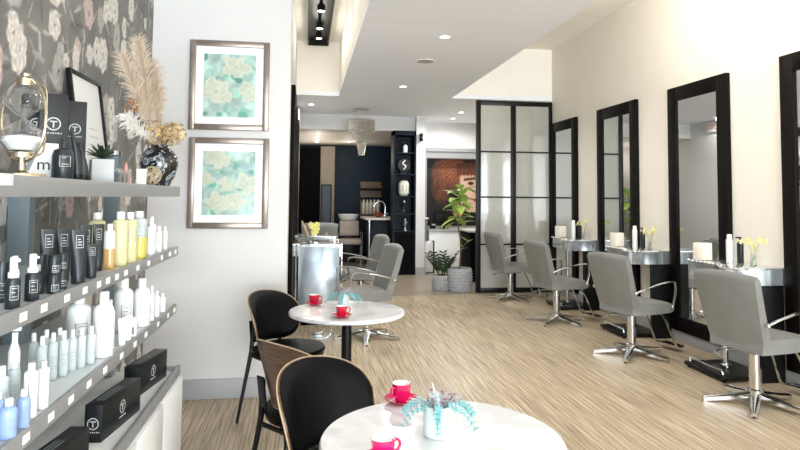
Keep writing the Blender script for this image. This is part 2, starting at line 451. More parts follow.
b = MB(); b.bb(2.05, 2.17, 12.2, 15, 0, 2.9); struct('wall_salon_rear', b, NAVY)
b = MB(); b.bb(.67, 2.05, 14.9, 15, 0, 2.62); struct('trim_navy_panel', b, NAVYL)
b = MB(); b.bb(.33, .66, 14.72, 15, 0, 2.6); struct('wall_plaster_pier', b, BEIGE)
b = MB(); b.bb(-.16, .32, 14.9, 15, 0, 2.58); struct('door_1', b, DARK)
# ceilings
b = MB()
b.bb(.46, 2.15, -5.5, 11.4, CZ, CZ+.06); b.bb(-.2, .46, 9.25, 11.4, CZ, CZ+.06); b.bb(2.15, XR, 9.1, 12.6, CZ, CZ+.06)
b.bb(2.10, 2.15, 11.4, 12.6, CZ, CZ+.06); b.bb(XL, -.13, -5.5, 4.6, CZ, CZ+.06)
struct('ceiling', b, CEIL)
b = MB(); b.bb(XL-.1, XR+.1, -5.5, 12.6, UZ, UZ+.1); struct('ceiling_upper', b, CREAMC)
b = MB(); b.bb(.46, .50, -5.5, 9.25, CZ+.06, UZ); b.bb(-.2, .5, 9.25, 9.30, CZ+.06, UZ); b.bb(-.15, -.13, -5.5, 4.6, CZ, UZ)
b.bb(2.11, 2.15, -5.5, 9.1, CZ+.06, UZ); struct('trim_cove', b, CREAMC)
b = MB(); b.bb(XS, 2.05, 11.5, 15.1, 2.65, 2.72); struct('ceiling_rear', b, mat('rear_ceiling_paint', 'ddd7ce', .6))
# front facade behind the camera: storefront opening with mullions
b = MB(); b.bb(XL-.1, XR+.1, -5.5, -5.4, 0, .25); b.bb(XL-.1, XR+.1, -5.5, -5.4, 2.85, UZ)
struct('wall_front', b, WALL)
b = MB()
for x in (XL, .1, 1.3, 2.5, XR): b.bb(x-.04, x+.04, -5.5, -5.42, .25, 2.85)
struct('window_1', b, BLACKM)
# baseboards and niche trim
b = MB(); b.bb(XL, -.13, 4.552, 4.57, 0, .135, .003); struct('baseboard_end', b, GREYTRIM)
b = MB(); b.bb(XR-.018, XR, -5.5, 9.1, 0, .12, .003); struct('baseboard_right', b, GREYTRIM)
b = MB(); b.bb(2.0, 2.19, 11.232, 11.25, 0, .14); struct('baseboard_pier', b, GREYTRIM)
b = MB(); b.bb(2.29, 2.36, 12.06, 12.5, 0, 2.38); b.bb(2.29, XR, 12.06, 12.14, 2.33, 2.40); b.bb(2.36, XR, 12.1, 12.5, 2.20, 2.33)
struct('trim_niche', b, mat('niche_grey_trim', '8f9193', .4))

# ================================================================== LEFT: shelving, cabinet
S1, S2, S3, SC = 1.458, 1.155, .865, .535
SX = -.64; SY0, SY1 = .9, 3.32
t = thing('retail_shelving', 'grey three-tier wall shelving with price tags, full of hair products', 'shelving', (XL, 2.1, 0))
def loc(o, root): # keep world placement under an un-rotated root
    o.location = -root.location; return o
tags2 = [1.561, 1.676, 1.826, 1.965, 2.09, 2.18, 2.278, 2.386, 2.549, 2.72, 2.955, 3.123, 3.25]
tags3 = [1.604, 1.748, 1.886, 2.032, 2.183, 2.367, 2.544, 2.71, 2.919, 3.122, 3.265]
for z, h, tg in ((S1, .047, []), (S2, .042, tags2), (S3, .042, tags3)):
    b = MB(); b.bb(XL+.004, SX-.012, SY0, SY1, z-.03, z-.001, mi=1); b.bb(SX-.014, SX, SY0, SY1, z-h, z+.003, .003, mi=0)
    s_ = loc(b.build('shelf', [SHELFG, SHELFTOP], t), t)
    for y in tg:
        b = MB(); b.bb(SX, SX+.002, y-.017, y+.017, z-.029, z-.009); b.build('price_tag', CARD, s_)
for y, xa, xb in ((1.0, XL+.004, -1.02), (2.53, XL+.004, -1.02), (3.25, -.98, -.915)):
    b = MB(); b.bb(xa, xb, y-.028, y+.028, SC, S1-.03, .003); loc(b.build('post', mat('post_grey', '77848a', .45), t), t)
sh = [o for o in COL.objects if o.name.startswith('shelf') and o.parent and o.parent.name == 'retail_shelving'][0]
b = MB(); b.bb(SX, SX+.004, 1.37, 1.475, S1-.022, S1+.004, .001); tag(b.build('label_holder', mat('pale_acrylic', 'e2f0f4', .15), sh), 'pale acrylic label holder')
CX = -.60
t = thing('display_cabinet', 'low white display cabinet under the product shelves', 'cabinet', (XL, 2.1, 0))
b = MB(); b.bb(XL+.004, CX-.02, SY0, SY1, .06, SC, .002); loc(b.build('body', WHITEL, t), t)
b = MB(); b.bb(CX-.03, CX-.012, SY0, SY1, SC-.02, SC+.028, .003); b.bb(XL+.3, CX-.02, SY1-.004, SY1+.006, SC-.02, SC+.02, .002)
lp = loc(b.build('front_lip', SHELFG, t), t)
b = MB(); b.bb(CX-.012, CX-.010, 2.52, 2.55, SC-.012, SC+.012); loc(b.build('lock', STEEL, t), t)
for y0, y1 in ((.9, 1.68), (1.685, 2.46), (2.465, 2.90), (2.905, SY1)):
    b = MB(); b.bb(CX-.02, CX, y0, y1, .07, SC-.03, .003); loc(b.build('door', WHITEL, t), t)
b = MB(); b.bb(XL+.02, CX-.06, SY0, SY1-.02, 0, .06); loc(b.build('plinth', DARK, t), t)

# ------------------------------------------------------------------ bottle family
CAMDIR = math.degrees(math.atan2(-1.9, .68))       # labels on the fronts of the bottles, turned to the shop
def label_part(parent, r, z0, z1, m, ang=-55, half=32, lines=3, frame=True, flat=False):
    b = MB(); a0, a1 = R(ang-half), R(ang+half); rr = r+.0006
    def arc(za, zb, u0, u1):
        b.grid(lambda u, v: (rr*math.cos(a0+(a1-a0)*(u0+(u1-u0)*u)), rr*math.sin(a0+(a1-a0)*(u0+(u1-u0)*u)), za+(zb-za)*v), 8, 1)
    H_ = z1-z0; w = max(.0009, H_*.03)
    if frame:
        arc(z0, z0+w, 0, 1); arc(z1-w, z1, 0, 1); arc(z0, z1, 0, .06); arc(z0, z1, .94, 1)
    for k in range(lines):
        zz = z0+H_*(.22+.6*(k/max(1, lines-1) if lines > 1 else .5)); arc(zz-w*.5, zz+w*.9, .2, .8 if k % 2 == 0 else .62)
    return b.build('label', m, parent)
GR = {}
def bottle(kind, x, y, z, h, w, label, group, cat='bottle', body=WHITEP, cap=WHITEP, ink=INKD, fill=None, lab=True):
    r = w/2
    t = thing({'tube': 'squeeze_tube', 'jar': 'cream_jar', 'pump': 'pump_bottle'}.get(kind, 'product_bottle'), label, cat, (x, y, z), 0, group)
    if kind == 'bottle':           # shouldered round bottle with a screw cap
        hb = h*.82; b = MB()
        b.lathe([(0, 0), (r*.93, 0), (r, r*.1), (r, hb-r*.75), (r*.93, hb-r*.45), (r*.7, hb-r*.2), (r*.42, hb-r*.05), (r*.4, hb), (0, hb)]); b.build('body', body, t)
        b = MB(); b.lathe([(0, hb), (r*.46, hb), (r*.48, hb+.002), (r*.46, h-.002), (r*.4, h), (0, h)]); b.build('cap', cap, t)
        zl = (hb*.3, hb*.62)
    elif kind == 'square':         # straight litre bottle
        hb = h*.86; b = MB()
        b.lathe([(0, 0), (r*.95, 0), (r, r*.08), (r, hb-r*.4), (r*.9, hb-r*.15), (r*.45, hb), (0, hb)], seg=28, warp=lambda a, z: 1/max(abs(math.cos(a)), abs(math.sin(a)))**.35 if r*.1 < z < hb-r*.3 else 1)
        bo = b.build('body', body, t)
        if fill:
            b = MB(); hf = hb*fill[1]; b.lathe([(0, 0), (r*1.02, 0), (r*1.02, hf), (0, hf)], seg=28, warp=lambda a, z: 1/max(abs(math.cos(a)), abs(math.sin(a)))**.35); b.build('tinted_band', fill[0], t)
        b = MB(); b.lathe([(0, hb), (r*.52, hb), (r*.54, hb+.002), (r*.52, h), (0, h)]); b.build('cap', cap, t)
        zl = (hb*.5, hb*.8); r *= 1.04
    elif kind == 'pump':           # round bottle with collar and foam pump
        hb = h*.6; b = MB()
        b.lathe([(0, 0), (r*.95, 0), (r, r*.1), (r, hb-r*.5), (r*.88, hb-r*.15), (r*.5, hb), (0, hb)]); b.build('body', body, t)
        b = MB(); b.lathe([(0, hb), (r*.72, hb), (r*.74, hb+h*.1), (r*.5, hb+h*.12), (r*.5, h-.004), (r*.46, h), (0, h)]); b.tube([(0, 0, h*.96), (r*.95, -r*.5, h*.93)], r*.2, 8); b.build('pump_cap', cap, t)
        zl = (hb*.3, hb*.75)
    elif kind == 'tube':           # squeeze tube standing on its cap, crimped flat end up
        hc = h*.16; b = MB(); a = R(-55)
        def f(u, v):
            th = 2*PI*u; k = v
            rx = r*(1+.12*k); ry = r*(1-k)+.0012
            X, Y = rx*math.cos(th), ry*math.sin(th)
            ca, sa = math.cos(a+PI/2), math.sin(a+PI/2)
            return (X*ca-Y*sa, X*sa+Y*ca, hc+(h-hc)*v)
        b.grid(f, 24, 8); b.build('body', body, t)
        b = MB(); b.lathe([(0, 0), (r*.9, 0), (r*.92, .002), (r*.92, hc), (0, hc)]); b.build('cap', body, t)
        if lab:
            b = MB(); ca, sa = math.cos(a), math.sin(a)
            M = Matrix.Translation((0, 0, hc)) @ Matrix.Rotation(a, 4, 'Z')
            def pt(q, v, e): return (r*(1-v)*math.sqrt(max(0, 1-(q*.9)**2))+.0022+e, q*r*(.9), (h-hc)*v)
            def strip(q0, q1, v0, v1): b.grid(lambda u, v: pt(q0+(q1-q0)*u, v0+(v1-v0)*v, 0), 4, 2, 0, M)
            for q0, q1, v0, v1 in ((-.55, .55, .60, .612), (-.55, .55, .868, .88), (-.55, -.49, .60, .88), (.49, .55, .60, .88), (-.32, .32, .66, .68), (-.32, .32, .72, .74), (-.32, .1, .78, .80)): strip(q0, q1, v0, v1)
            b.build('label', INK, t)
        lab = False
    elif kind == 'jar':
        b = MB(); b.lathe([(0, 0), (r*.96, 0), (r, .002), (r, h*.55), (0, h*.55)]); b.build('body', body, t)
        b = MB(); b.lathe([(0, h*.55), (r*1.02, h*.55), (r*1.03, h*.6), (r*1.03, h*.96), (r*.97, h), (0, h)]); b.build('lid', cap, t)
        zl = (h*.12, h*.48)
    elif kind == 'carton':
        b = MB(); b.bb(-r, r, -r, r, 0, h, .0015); b.build('body', body, t)
        b = MB(); b.bb(-r*.7, r*.7, -r-.0012, -r, h*.15, h*.5); b.build('label', ink, t)
        lab = False
    elif kind == 'spray':
        hb = h*.72; b = MB(); b.lathe([(0, 0), (r, 0), (r, hb*.8), (r*.5, hb), (0, hb)]); b.build('body', body, t)
        b = MB(); b.lathe([(0, hb), (r*.5, hb), (r*.5, h*.85), (0, h*.85)]); b.box((r*.25, 0, h*.93), (r*1.6, r*.7, h*.12), .003); b.build('spray_head', cap, t)
        zl = (hb*.2, hb*.6)
    if lab: label_part(t, r, zl[0], zl[1], ink)
    return t
GD = 'dark bottles and tubes on the middle shelf'
D = dict(body=DARKP, cap=DARKP, ink=INK)
dk = dict(body=DARKP, cap=WHITEP, ink=INK)
bottle('jar', -.73, 1.655, S2, .097, .026, 'black cylinder jar cut off by the left edge of the photo, middle shelf', GD, 'jar', **D)
bottle('pump', -.664, 1.560, S2, .118, .032, 'slate pump bottle with white cap, the one nearest the camera on the middle shelf', GD, **dk)
bottle('pump', -.70, 1.650, S2, .112, .026, 'slate pump bottle half hidden behind the two front white-capped pumps', GD, **dk)
bottle('pump', -.668, 1.672, S2, .115, .033, 'slate pump bottle with tall translucent cap, right of the nearest pump', GD, **dk)
bottle('carton', -.70, 1.79, S2, .052, .030, 'black carton with white label, lower one of its stack beside the pumps', GD, 'box', **D)
bottle('carton', -.70, 1.79, S2+.0525, .050, .028, 'black carton with white label, upper one of its stack beside the pumps', GD, 'box', **D)
bottle('jar', -.662, 1.790, S2, .050, .032, 'lower black jar of the front pair stacked beside the squeeze tubes', GD, 'jar', **D)
bottle('jar', -.662, 1.790, S2+.0505, .050, .030, 'upper black jar of the front pair stacked beside the squeeze tubes', GD, 'jar', **D)
bottle('jar', -.672, 1.875, S2, .050, .028, 'lower black jar of the rear pair just left of the tubes', GD, 'jar', **D)
bottle('jar', -.672, 1.875, S2+.0505, .048, .026, 'upper black jar of the rear pair just left of the tubes', GD, 'jar', **D)
bottle('tube', -.747, 1.970, S2, .161, .040, 'leftmost tall black squeeze tube standing behind the stacked jars', GD, 'tube', **D)
bottle('tube', -.732, 2.045, S2, .157, .039, 'second tall black squeeze tube from the left, right behind the jar stack', GD, 'tube', **D)
bottle('tube', -.664, 1.975, S2, .158, .040, 'tall black squeeze tube standing at the front of the row of tubes', GD, 'tube', **D)
bottle('tube', -.705, 2.160, S2, .164, .032, 'tall black squeeze tube behind the short tube', GD, 'tube', **D)
bottle('tube', -.708, 2.290, S2, .161, .034, 'rightmost tall black squeeze tube, against the amber bottle', GD, 'tube', **D)
bottle('tube', -.667, 2.100, S2, .107, .033, 'short black squeeze tube at the shelf front, smallest of the tubes', GD, 'tube', **D)
GY = 'yellow and amber bottles on the middle shelf'
bottle('square', -.689, 2.350, S2, .159, .036, 'amber bottle with white upper half, beside the last black tube', GY, body=WHITEP, fill=(ORAN, .52), lab=False)
bottle('square', -.779, 2.50, S2, .195, .056, 'pale yellow litre bottle hidden behind the amber bottle', GY, body=YELL, lab=False)
bottle('square', -.680, 2.445, S2, .200, .053, 'pale yellow litre bottle right of the amber bottle', GY, body=YELL, lab=False)
bottle('square', -.680, 2.570, S2, .195, .055, 'pale yellow litre bottle with a framed label, in the middle of the yellow group', GY, body=YELL)
bottle('square', -.690, 2.740, S2, .195, .066, 'clear bottle half full of bright yellow liquid', GY, body=CLEARP, fill=(YELL2, .52))
GW = 'white bottles at the end of the middle shelf'
bottle('bottle', -.672, 2.87, S2, .160, .034, 'slim white bottle next to the half-full yellow bottle', GW)
bottle('bottle', -.695, 2.98, S2, .165, .042, 'taller white bottle second from the end of the middle shelf', GW)
bottle('bottle', -.665, 3.00, S2, .120, .026, 'small white bottle in front of the taller white bottle near the shelf end', GW)
bottle('bottle', -.672, 3.15, S2, .111, .026, 'short white bottle at the far end of the middle shelf', GW)
GB = 'blue bottles on the lower shelf'
bottle('bottle', -.660, 1.557, S3, .089, .036, 'small blue bottle with white cap, front one of the blue trio', GB, body=BLUEL)
bottle('bottle', -.655, 1.620, S3, .090, .030, 'small blue bottle with white cap, right one of the blue trio', GB, body=BLUEL)
bottle('bottle', -.702, 1.600, S3, .091, .030, 'small blue bottle cut off by the left edge of the photo', GB, body=BLUEL)
GC = 'clear and white bottles on the lower shelf'
bottle('bottle', -.735, 1.690, S3, .128, .032, 'clear white-capped bottle standing behind the blue bottles', GC, body=CLEARP)
bottle('bottle', -.740, 1.765, S3, .125, .031, 'clear white-capped bottle behind the blue bottles, the farther of two', GC, body=CLEARP)
bottle('square', -.668, 1.690, S3, .134, .030, 'white bottle with framed label right of the blue bottles', GC)
bottle('square', -.664, 1.755, S3, .122, .026, 'narrower white bottle with framed label, second from the blue bottles', GC)
bottle('spray', -.800, 1.905, S3, .194, .03, 'white trigger spray bottle at the back beside the shelf post', GC)
k = 0
nm = ['first', 'second', 'third', 'fourth', 'fifth', 'sixth']
for x, y, h in ((-.755, 1.977, .138), (-.738, 2.010, .138), (-.717, 2.035, .136), (-.706, 2.075, .128), (-.687, 2.100, .126), (-.668, 2.130, .122)):
    bottle('bottle', x-.004*k, y+.012*k, S3, h, .027, 'small clear bottle, %s from the left in the front row of clear bottles' % nm[k], GC, body=CLEARP); k += 1
k = 0
for x, y, h in ((-.80, 2.03, .137), (-.785, 2.085, .135), (-.765, 2.135, .13)):
    bottle('bottle', x, y, S3, h, .027, 'small clear bottle in the rear row of clear bottles, %s from the left' % nm[k], GC, body=CLEARP); k += 1
bottle('bottle', -.775, 2.330, S3, .215, .076, 'large white litre bottle behind the row of clear bottles', GC)
bottle('bottle', -.680, 2.285, S3, .221, .065, 'large white litre bottle at the shelf front, right of the clear bottles', GC)
bottle('bottle', -.690, 2.385, S3, .175, .036, 'slim white bottle right behind the front litre bottle', GC)
bottle('tube', -.662, 2.445, S3, .098, .026, 'small white standing tube, left of two before the rear litre bottles', GC, 'tube', body=WHITEP)
bottle('tube', -.660, 2.520, S3, .094, .024, 'small white standing tube, right of two before the rear litre bottles', GC, 'tube', body=WHITEP)
bottle('carton', -.662, 2.590, S3, .075, .030, 'small white carton at the front of the lower shelf', GC, 'box')
bottle('bottle', -.730, 2.705, S3, .212, .073, 'pale litre bottle with framed label, left one of the rear pair', GC)
bottle('bottle', -.680, 2.790, S3, .200, .066, 'pale litre bottle with framed label, right one of the rear pair', GC)
bottle('bottle', -.665, 2.895, S3, .151, .024, 'slender white bottle right of the rear litre bottles', GC)
bottle('bottle', -.664, 2.985, S3, .118, .028, 'white bottle second from the far end of the lower shelf', GC)
bottle('bottle', -.664, 3.10, S3, .090, .030, 'short white bottle at the far end of the lower shelf', GC)

# ------------------------------------------------------------------ black logo boxes
def logo(parent, M, s):
    """ring with a T inside and a line of small writing below, lying in the local xy plane"""
    b = MB(); b.M = M
    b.tube([(s*.5*math.cos(2*PI*k/28), s*.5*math.sin(2*PI*k/28), .0004) for k in range(28)], s*.045, 4, True, flat=(1, .25))
    b.box((0, s*.2, .0004), (s*.55, s*.09, .0008)); b.box((0, -.06*s, .0004), (s*.1, s*.5, .0008))
    for k in range(7): b.box(((k-3)*s*.19, -s*.78, .0004), (s*.1, s*.13 if k % 2 else s*.09, .0008))
    return b.build('logo', INK, parent)
RX = Matrix.Rotation(PI/2, 4, 'X')
def face_M(p, n):  # matrix whose local z is the outward normal n
    n = Vector(n); up = Vector((0, 0, 1)); xax = up.cross(n).normalized(); yax = n.cross(xax)
    return Matrix(((xax.x, yax.x, n.x, p[0]), (xax.y, yax.y, n.y, p[1]), (xax.z, yax.z, n.z, p[2]), (0, 0, 0, 1)))
BOXB = mat('black_carton', '14191c', .4)
def logo_box(name, loc, d, rz, label, group, cat='box', long=True):
    t = thing(name, label, cat, loc, rz, group)
    b = MB(); b.bb(-d[0]/2, d[0]/2, -d[1]/2, d[1]/2, 0, d[2], .002); b.build('carton', BOXB, t)
    if long:
        logo(t, face_M((d[0]/2+.0003, 0, d[2]*.55), (1, 0, 0)), d[2]*.34)
        logo(t, face_M((0, -d[1]/2-.0003, d[2]*.5), (0, -1, 0)), d[0]*.62)
        b = MB(); 
        for k in range(3): b.box((-d[0]*.2+k*.012, -d[1]*.1, d[2]+.0004), (.003, d[1]*.5, .0008))
        b.build('printed_lines', INKD, t)
    else:
        logo(t, face_M((0, -d[1]/2-.0003, d[2]*.66), (0, -1, 0)), d[0]*.48)
        logo(t, face_M((d[0]/2+.0003, 0, d[2]*.66), (1, 0, 0)), d[1]*.4)
    return t
GX = 'long black logo cartons on the cabinet top'
logo_box('tool_carton', (-.715, 3.06, SC), (.062, .33, .132), -9, 'long black carton with round logo, farthest of three on the cabinet', GX)
logo_box('tool_carton', (-.713, 2.565, SC), (.062, .34, .132), -8, 'long black carton with round logo, middle of three on the cabinet', GX)
logo_box('tool_carton', (-.735, 2.02, SC), (.062, .34, .132), -8, 'long black carton with round logo, nearest of three on the cabinet', GX)

# ------------------------------------------------------------------ top shelf
GK = 'tall black logo cartons on the top shelf'
logo_box('gift_carton', (-.955, 2.36, S1), (.085, .06, .31), 30, 'tall black logo carton, left of three behind the hourglass', GK, long=False)
logo_box('gift_carton', (-.865, 2.275, S1), (.085, .07, .30), 25, 'tall black logo carton, middle of three on the top shelf', GK, long=False)
logo_box('gift_carton', (-.850, 2.430, S1), (.075, .06, .30), 25, 'tall black logo carton, right of three, behind the small succulent', GK, long=False)
t = logo_box('small_carton', (-.885, 1.80, S1), (.06, .05, .089), 20, 'small dark logo carton behind the hourglass base', None, long=False)
# hourglass in a brass ring stand
t = thing('hourglass', 'large hourglass with white sand in a brass ring stand', 'hourglass', (-.735, 1.745, S1), -20)
b = MB(); b.lathe([(0, 0), (.056, 0), (.058, .004), (.056, .013), (.02, .015), (.01, .022), (.009, .055), (0, .055)]); b.build('foot', BRASS, t)
b = MB()
b.tube([(.068*math.cos(a), 0, .155+.112*math.sin(a)) for a in [2*PI*k/40 for k in range(40)]], .0038, 8, True); b.build('ring', BRASS, t)
b = MB(); pr = [(.0, .068), (.035, .072), (.052, .095), (.047, .125), (.02, .148), (.006, .158), (.02, .168), (.047, .19), (.05, .215), (.035, .24), (0, .244)]
b.lathe(pr, seg=28); b.build('glass_bulb', THIN, t)
b = MB(); b.lathe([(0, .07), (.033, .0745), (.049, .095), (.048, .108), (0, .118)]); b.build('white_sand', CERW, t)
b = MB(); b.lathe([(0, .055), (.03, .055), (.03, .068), (0, .068)]); b.lathe([(0, .244), (.02, .244), (.02, .262), (.012, .268), (.012, .276), (0, .276)]); b.tube([(.012, .030, .06), (.014, .058, .08), (.014, .060, .16), (.014, .058, .24), (.012, .02, .258)], .0025, 8, sub=4); b.build('end_caps', BRASS, t)
# card
t = thing('greeting_card', 'white card with dark printed letters leaning behind the black bottle', 'card', (-.765, 1.925, S1), -62+90)
b = MB(); b.box((0, .003, .055), (.10, .003, .108), .0006, Matrix.Rotation(R(-6), 4, 'X')); b.build('sheet', CARD, t)
text('lettering', 'm', .048, BOXB, t, Matrix.Translation((.012, -.002, .045)) @ Matrix.Rotation(R(84), 4, 'X'))
b = MB(); b.box((-.022, -.001, .05), (.012, .001, .05), 0, Matrix.Rotation(R(20), 4, 'Y')); b.build('printed_shape', INKD, t)
# bottle & nozzles
t = thing('black_product_bottle', 'rounded black bottle with short pump and white label on the top shelf', 'bottle', (-.70, 1.925, S1))
b = MB(); b.lathe([(0, 0), (.027, 0), (.029, .004), (.029, .072), (.024, .088), (.010, .094), (0, .094)]); b.build('body', DARKP, t)
b = MB(); b.lathe([(0, .094), (.008, .094), (.008, .118), (.006, .121), (0, .121)]); b.build('cap', DARKP, t)
label_part(t, .029, .04, .07, INK, -58, 30, 2)
for (x, y, h, w, tilt, lb) in ((-.69, 2.010, .155, .034, -7, 'tall black cone nozzle standing right of the black bottle'), (-.70, 2.100, .125, .032, -9, 'shorter black cone nozzle leaning towards the succulent pot')):
    t = thing('cone_nozzle', lb, 'nozzle', (x, y, S1), 0, 'black cone nozzles on the top shelf')
    b = MB(); b.grid(lambda u, v: (w/2*(1-v*.8)*math.cos(2*PI*u)-.02*(v*v)*.5, w/2*(1-v*.8)*math.sin(2*PI*u)-.035*v*v, .022+(h-.022)*v), 18, 8); b.build('cone', DARKP, t)
    b = MB(); b.lathe([(0, 0), (w*.5, 0), (w*.52, .004), (w*.52, .022), (0, .022)]); b.build('collar', BLACKM, t)
# succulent
t = thing('potted_succulent', 'small spiky green succulent in a square white pot', 'plant', (-.72, 2.335, S1), 25)
b = MB(); b.prism([(-.036, -.036), (.036, -.036), (.036, .036), (-.036, .036)], 0, .085, bev=.003); b.build('pot', CONC, t)
b = MB(); b.cyl((0, 0, .084), .03, .004); b.build('soil', SOIL, t)
b = MB(); rr = random.Random(3)
for k in range(22):
    a = k*2.4; e = .35+.9*(k/22)
    b.leaf((0, 0, .086), (math.cos(a)*math.cos(e), math.sin(a)*math.cos(e), math.sin(e)), (0, 0, 1), .06, .013, .08, fold=.5)
b.build('leaves', GREEND, t, solid=.002)
# leaning framed print
t = thing('leaning_frame', 'black framed white print leaning against the floral wallpaper', 'picture frame', (-.995, 3.165, S1))
M = Matrix.Rotation(R(-8), 4, 'Y')
b = MB(); b.M = M
W_, H_ = .41, .535
for (y, z, dy, dz) in ((-W_/2, H_/2, .018, H_), (W_/2, H_/2, .018, H_), (0, .009, W_, .018), (0, H_-.009, W_, .018)): b.box((0, y, z), (.022, dy, dz), .002)
b.build('frame', BLACKM, t)
b = MB(); b.M = M; b.box((-.004, 0, H_/2), (.006, W_-.02, H_-.02)); b.build('print', CARD, t)
b = MB(); b.M = M
for k in range(5): b.box((.0005, .04, .12+.04*k), (.001, .2-.02*k, .006))
b.build('printed_lines', mat('pale_ink', 'd5d2cf', .6), t)
t = thing('grey_canister', 'grey cylinder canister standing behind the glass jars', 'canister', (-.93, 3.2, S1))
b = MB(); b.cyl((0, 0, 0), .034, .15, 24, .003); b.build('body', mat('blue_grey_card', '6f8189', .5), t)
b = MB(); b.lathe([(.0345, .15), (.035, .151), (.035, .172), (0, .174)]); b.build('lid', STEEL, t)
# clear jars, cube, pink perfume, wire ball
for k, (x, y, lb) in enumerate(((-.72, 2.50, 'left clear glass jar with domed lid on the top shelf'), (-.74, 2.62, 'right clear glass jar with domed lid, beside the pink bottle'))):
    t = thing('glass_jar', lb, 'jar', (x, y, S1), 0, 'clear glass jars on the top shelf')
    b = MB(); b.lathe([(0, 0), (.03, 0), (.032, .004), (.032, .042), (.030, .042), (.030, .004), (0, .003)]); b.build('body', THIN, t)
    b = MB(); b.lathe([(.033, .043), (.031, .05), (.016, .06), (.005, .062), (.006, .07), (0, .074)]); b.build('lid', THIN, t)
t = thing('perfume_bottle', 'small pink perfume bottle with pointed stopper', 'bottle', (-.76, 2.78, S1))
b = MB(); b.lathe([(0, 0), (.014, 0), (.016, .004), (.016, .045), (.006, .055), (0, .055)]); b.build('body', mat('rose_glass', 'dcb4b0', .15, trans=.3), t)
b = MB(); b.lathe([(0, .055), (.008, .056), (.01, .068), (.004, .095), (0, .1)]); b.build('stopper', mat('rose_glass_dark', 'c9928f', .2), t)
t = thing('white_tealight_box', 'small white cube box left of the wire ball', 'box', (-.71, 2.83, S1), 20)
b = MB(); b.bb(-.02, .02, -.02, .02, 0, .06, .002); b.build('carton', CARD, t)
b = MB(); b.bb(-.021, .021, -.021, .021, .06, .072, .001); b.build('lid', CERW, t)
b = MB(); rr = random.Random(9)
for k in range(10):
    ax = Vector((rr.gauss(0, 1), rr.gauss(0, 1), rr.gauss(0, 1))).normalized(); p = ax.orthogonal().normalized(); q = ax.cross(p)
    b.tube([Vector((0, 0, .044))+(p*math.cos(a)+q*math.sin(a))*.039 for a in [2*PI*j/20 for j in range(20)]], .0035, 5, True)
o = b.build('wire_ball', mat('weathered_wire', 'a89a80', .6, noise=.3, nscale=60), None); o.location = (-.672, 2.86, S1+.001)
tag(o, 'openwork beige wire ball in front of the black marbled vase', 'ornament')
# marbled vase with dried flowers
VAS = ramp_mat('black_marbled_glaze', [(.40, '0b0c0e'), (.52, '14171b'), (.57, 'b9c2c8'), (.60, '1b2126'), (.7, '5f7686')], 16, (1, 1, .7), .12, 5, 2.0, coat=.8)
VX, VY = -.725, 3.22
t = thing('marbled_vase', 'round black and white marbled vase at the end of the top shelf', 'vase', (VX, VY, S1))
b = MB(); b.lathe([(0, 0), (.045, 0), (.052, .004), (.078, .05), (.092, .11), (.088, .15), (.062, .185), (.04, .195), (.042, .21), (.036, .21), (.034, .197), (0, .19)], seg=36); b.build('body', VAS, t)
# dried arrangement standing in the vase
t = thing('dried_flower_bouquet', 'dried bouquet of beige pampas plumes and ochre hydrangeas rising from the marbled vase', 'dried flowers', (VX, VY, S1+.2))
rr = random.Random(21)
def plume(parent, base, tip, L, w, m, n=260, name='plume'):
    b = MB(); base = Vector(base); tip = Vector(tip); ax = (tip-base)
    b.tube([base, base+ax*.5, tip], .0025, 5)
    d = ax.normalized(); p = d.orthogonal().normalized(); q = d.cross(p)
    for k in range(n):
        tt = rr.uniform(.25, 1); a = rr.uniform(0, 2*PI)
        s0 = base+ax*tt; out = (p*math.cos(a)+q*math.sin(a))
        ln = w*math.sin(PI*min(1, (tt-.2)/.9))**.6*rr.uniform(.5, 1.1)
        e = s0+out*ln*.8+d*ln*.9; mid = (s0+e)/2+d*ln*.12
        b.tube([s0, mid, e+Vector((0, 0, -.15*ln))], [.0016, .0013, .0006], 3)
    return b.build(name, m, parent)
plume(t, (-.02, .02, 0), (-.13, .06, .54), .4, .095, PAMP, 620)
plume(t, (.0, .02, 0), (-.09, .14, .44), .4, .095, PAMP, 560)
plume(t, (-.02, .0, 0), (-.17, -.06, .44), .4, .085, PAMP, 520)
plume(t, (.0, 0, 0), (-.06, .10, .34), .4, .09, PAMP, 480)
plume(t, (-.01, -.01, 0), (-.05, -.42, .10), .3, .07, FEATHERW, 240)
def flowerhead(parent, c, r, m, n, name='flower_head'):
    b = MB(); c = Vector(c)
    for k in range(n):
        d = Vector((rr.gauss(0, 1), rr.gauss(0, 1), rr.gauss(0, 1))).normalized(); s = r*rr.uniform(.12, .2)
        p = c+d*r*rr.uniform(.75, 1); a = d.orthogonal().normalized(); bb_ = d.cross(a)
        for j in range(4):
            an = j*PI/2+k
            b.leaf(p, (a*math.cos(an)+bb_*math.sin(an)+d*.4), d, s, s*.9, .1)
    return b.build(name, m, parent)
b = MB(); b.tube([(0, 0, -.02), (.02, -.03, .03), (.02, -.04, .06)], .004, 5); b.tube([(0, 0, -.02), (.03, .05, .04), (.03, .08, .06)], .004, 5); b.tube([(0, 0, -.02), (-.05, -.05, .06), (-.08, -.10, .13)], .003, 5); b.build('stems', STEMB, t)
flowerhead(t, (-.01, -.10, .06), .062, HYDR, 150)
flowerhead(t, (.04, -.01, .06), .058, HYDR, 130)
flowerhead(t, (.05, .08, .075), .062, HYDR2, 130)
flowerhead(t, (.04, .17, .085), .055, HYDR2, 110)
flowerhead(t, (-.08, -.22, .17), .035, RUST, 70)

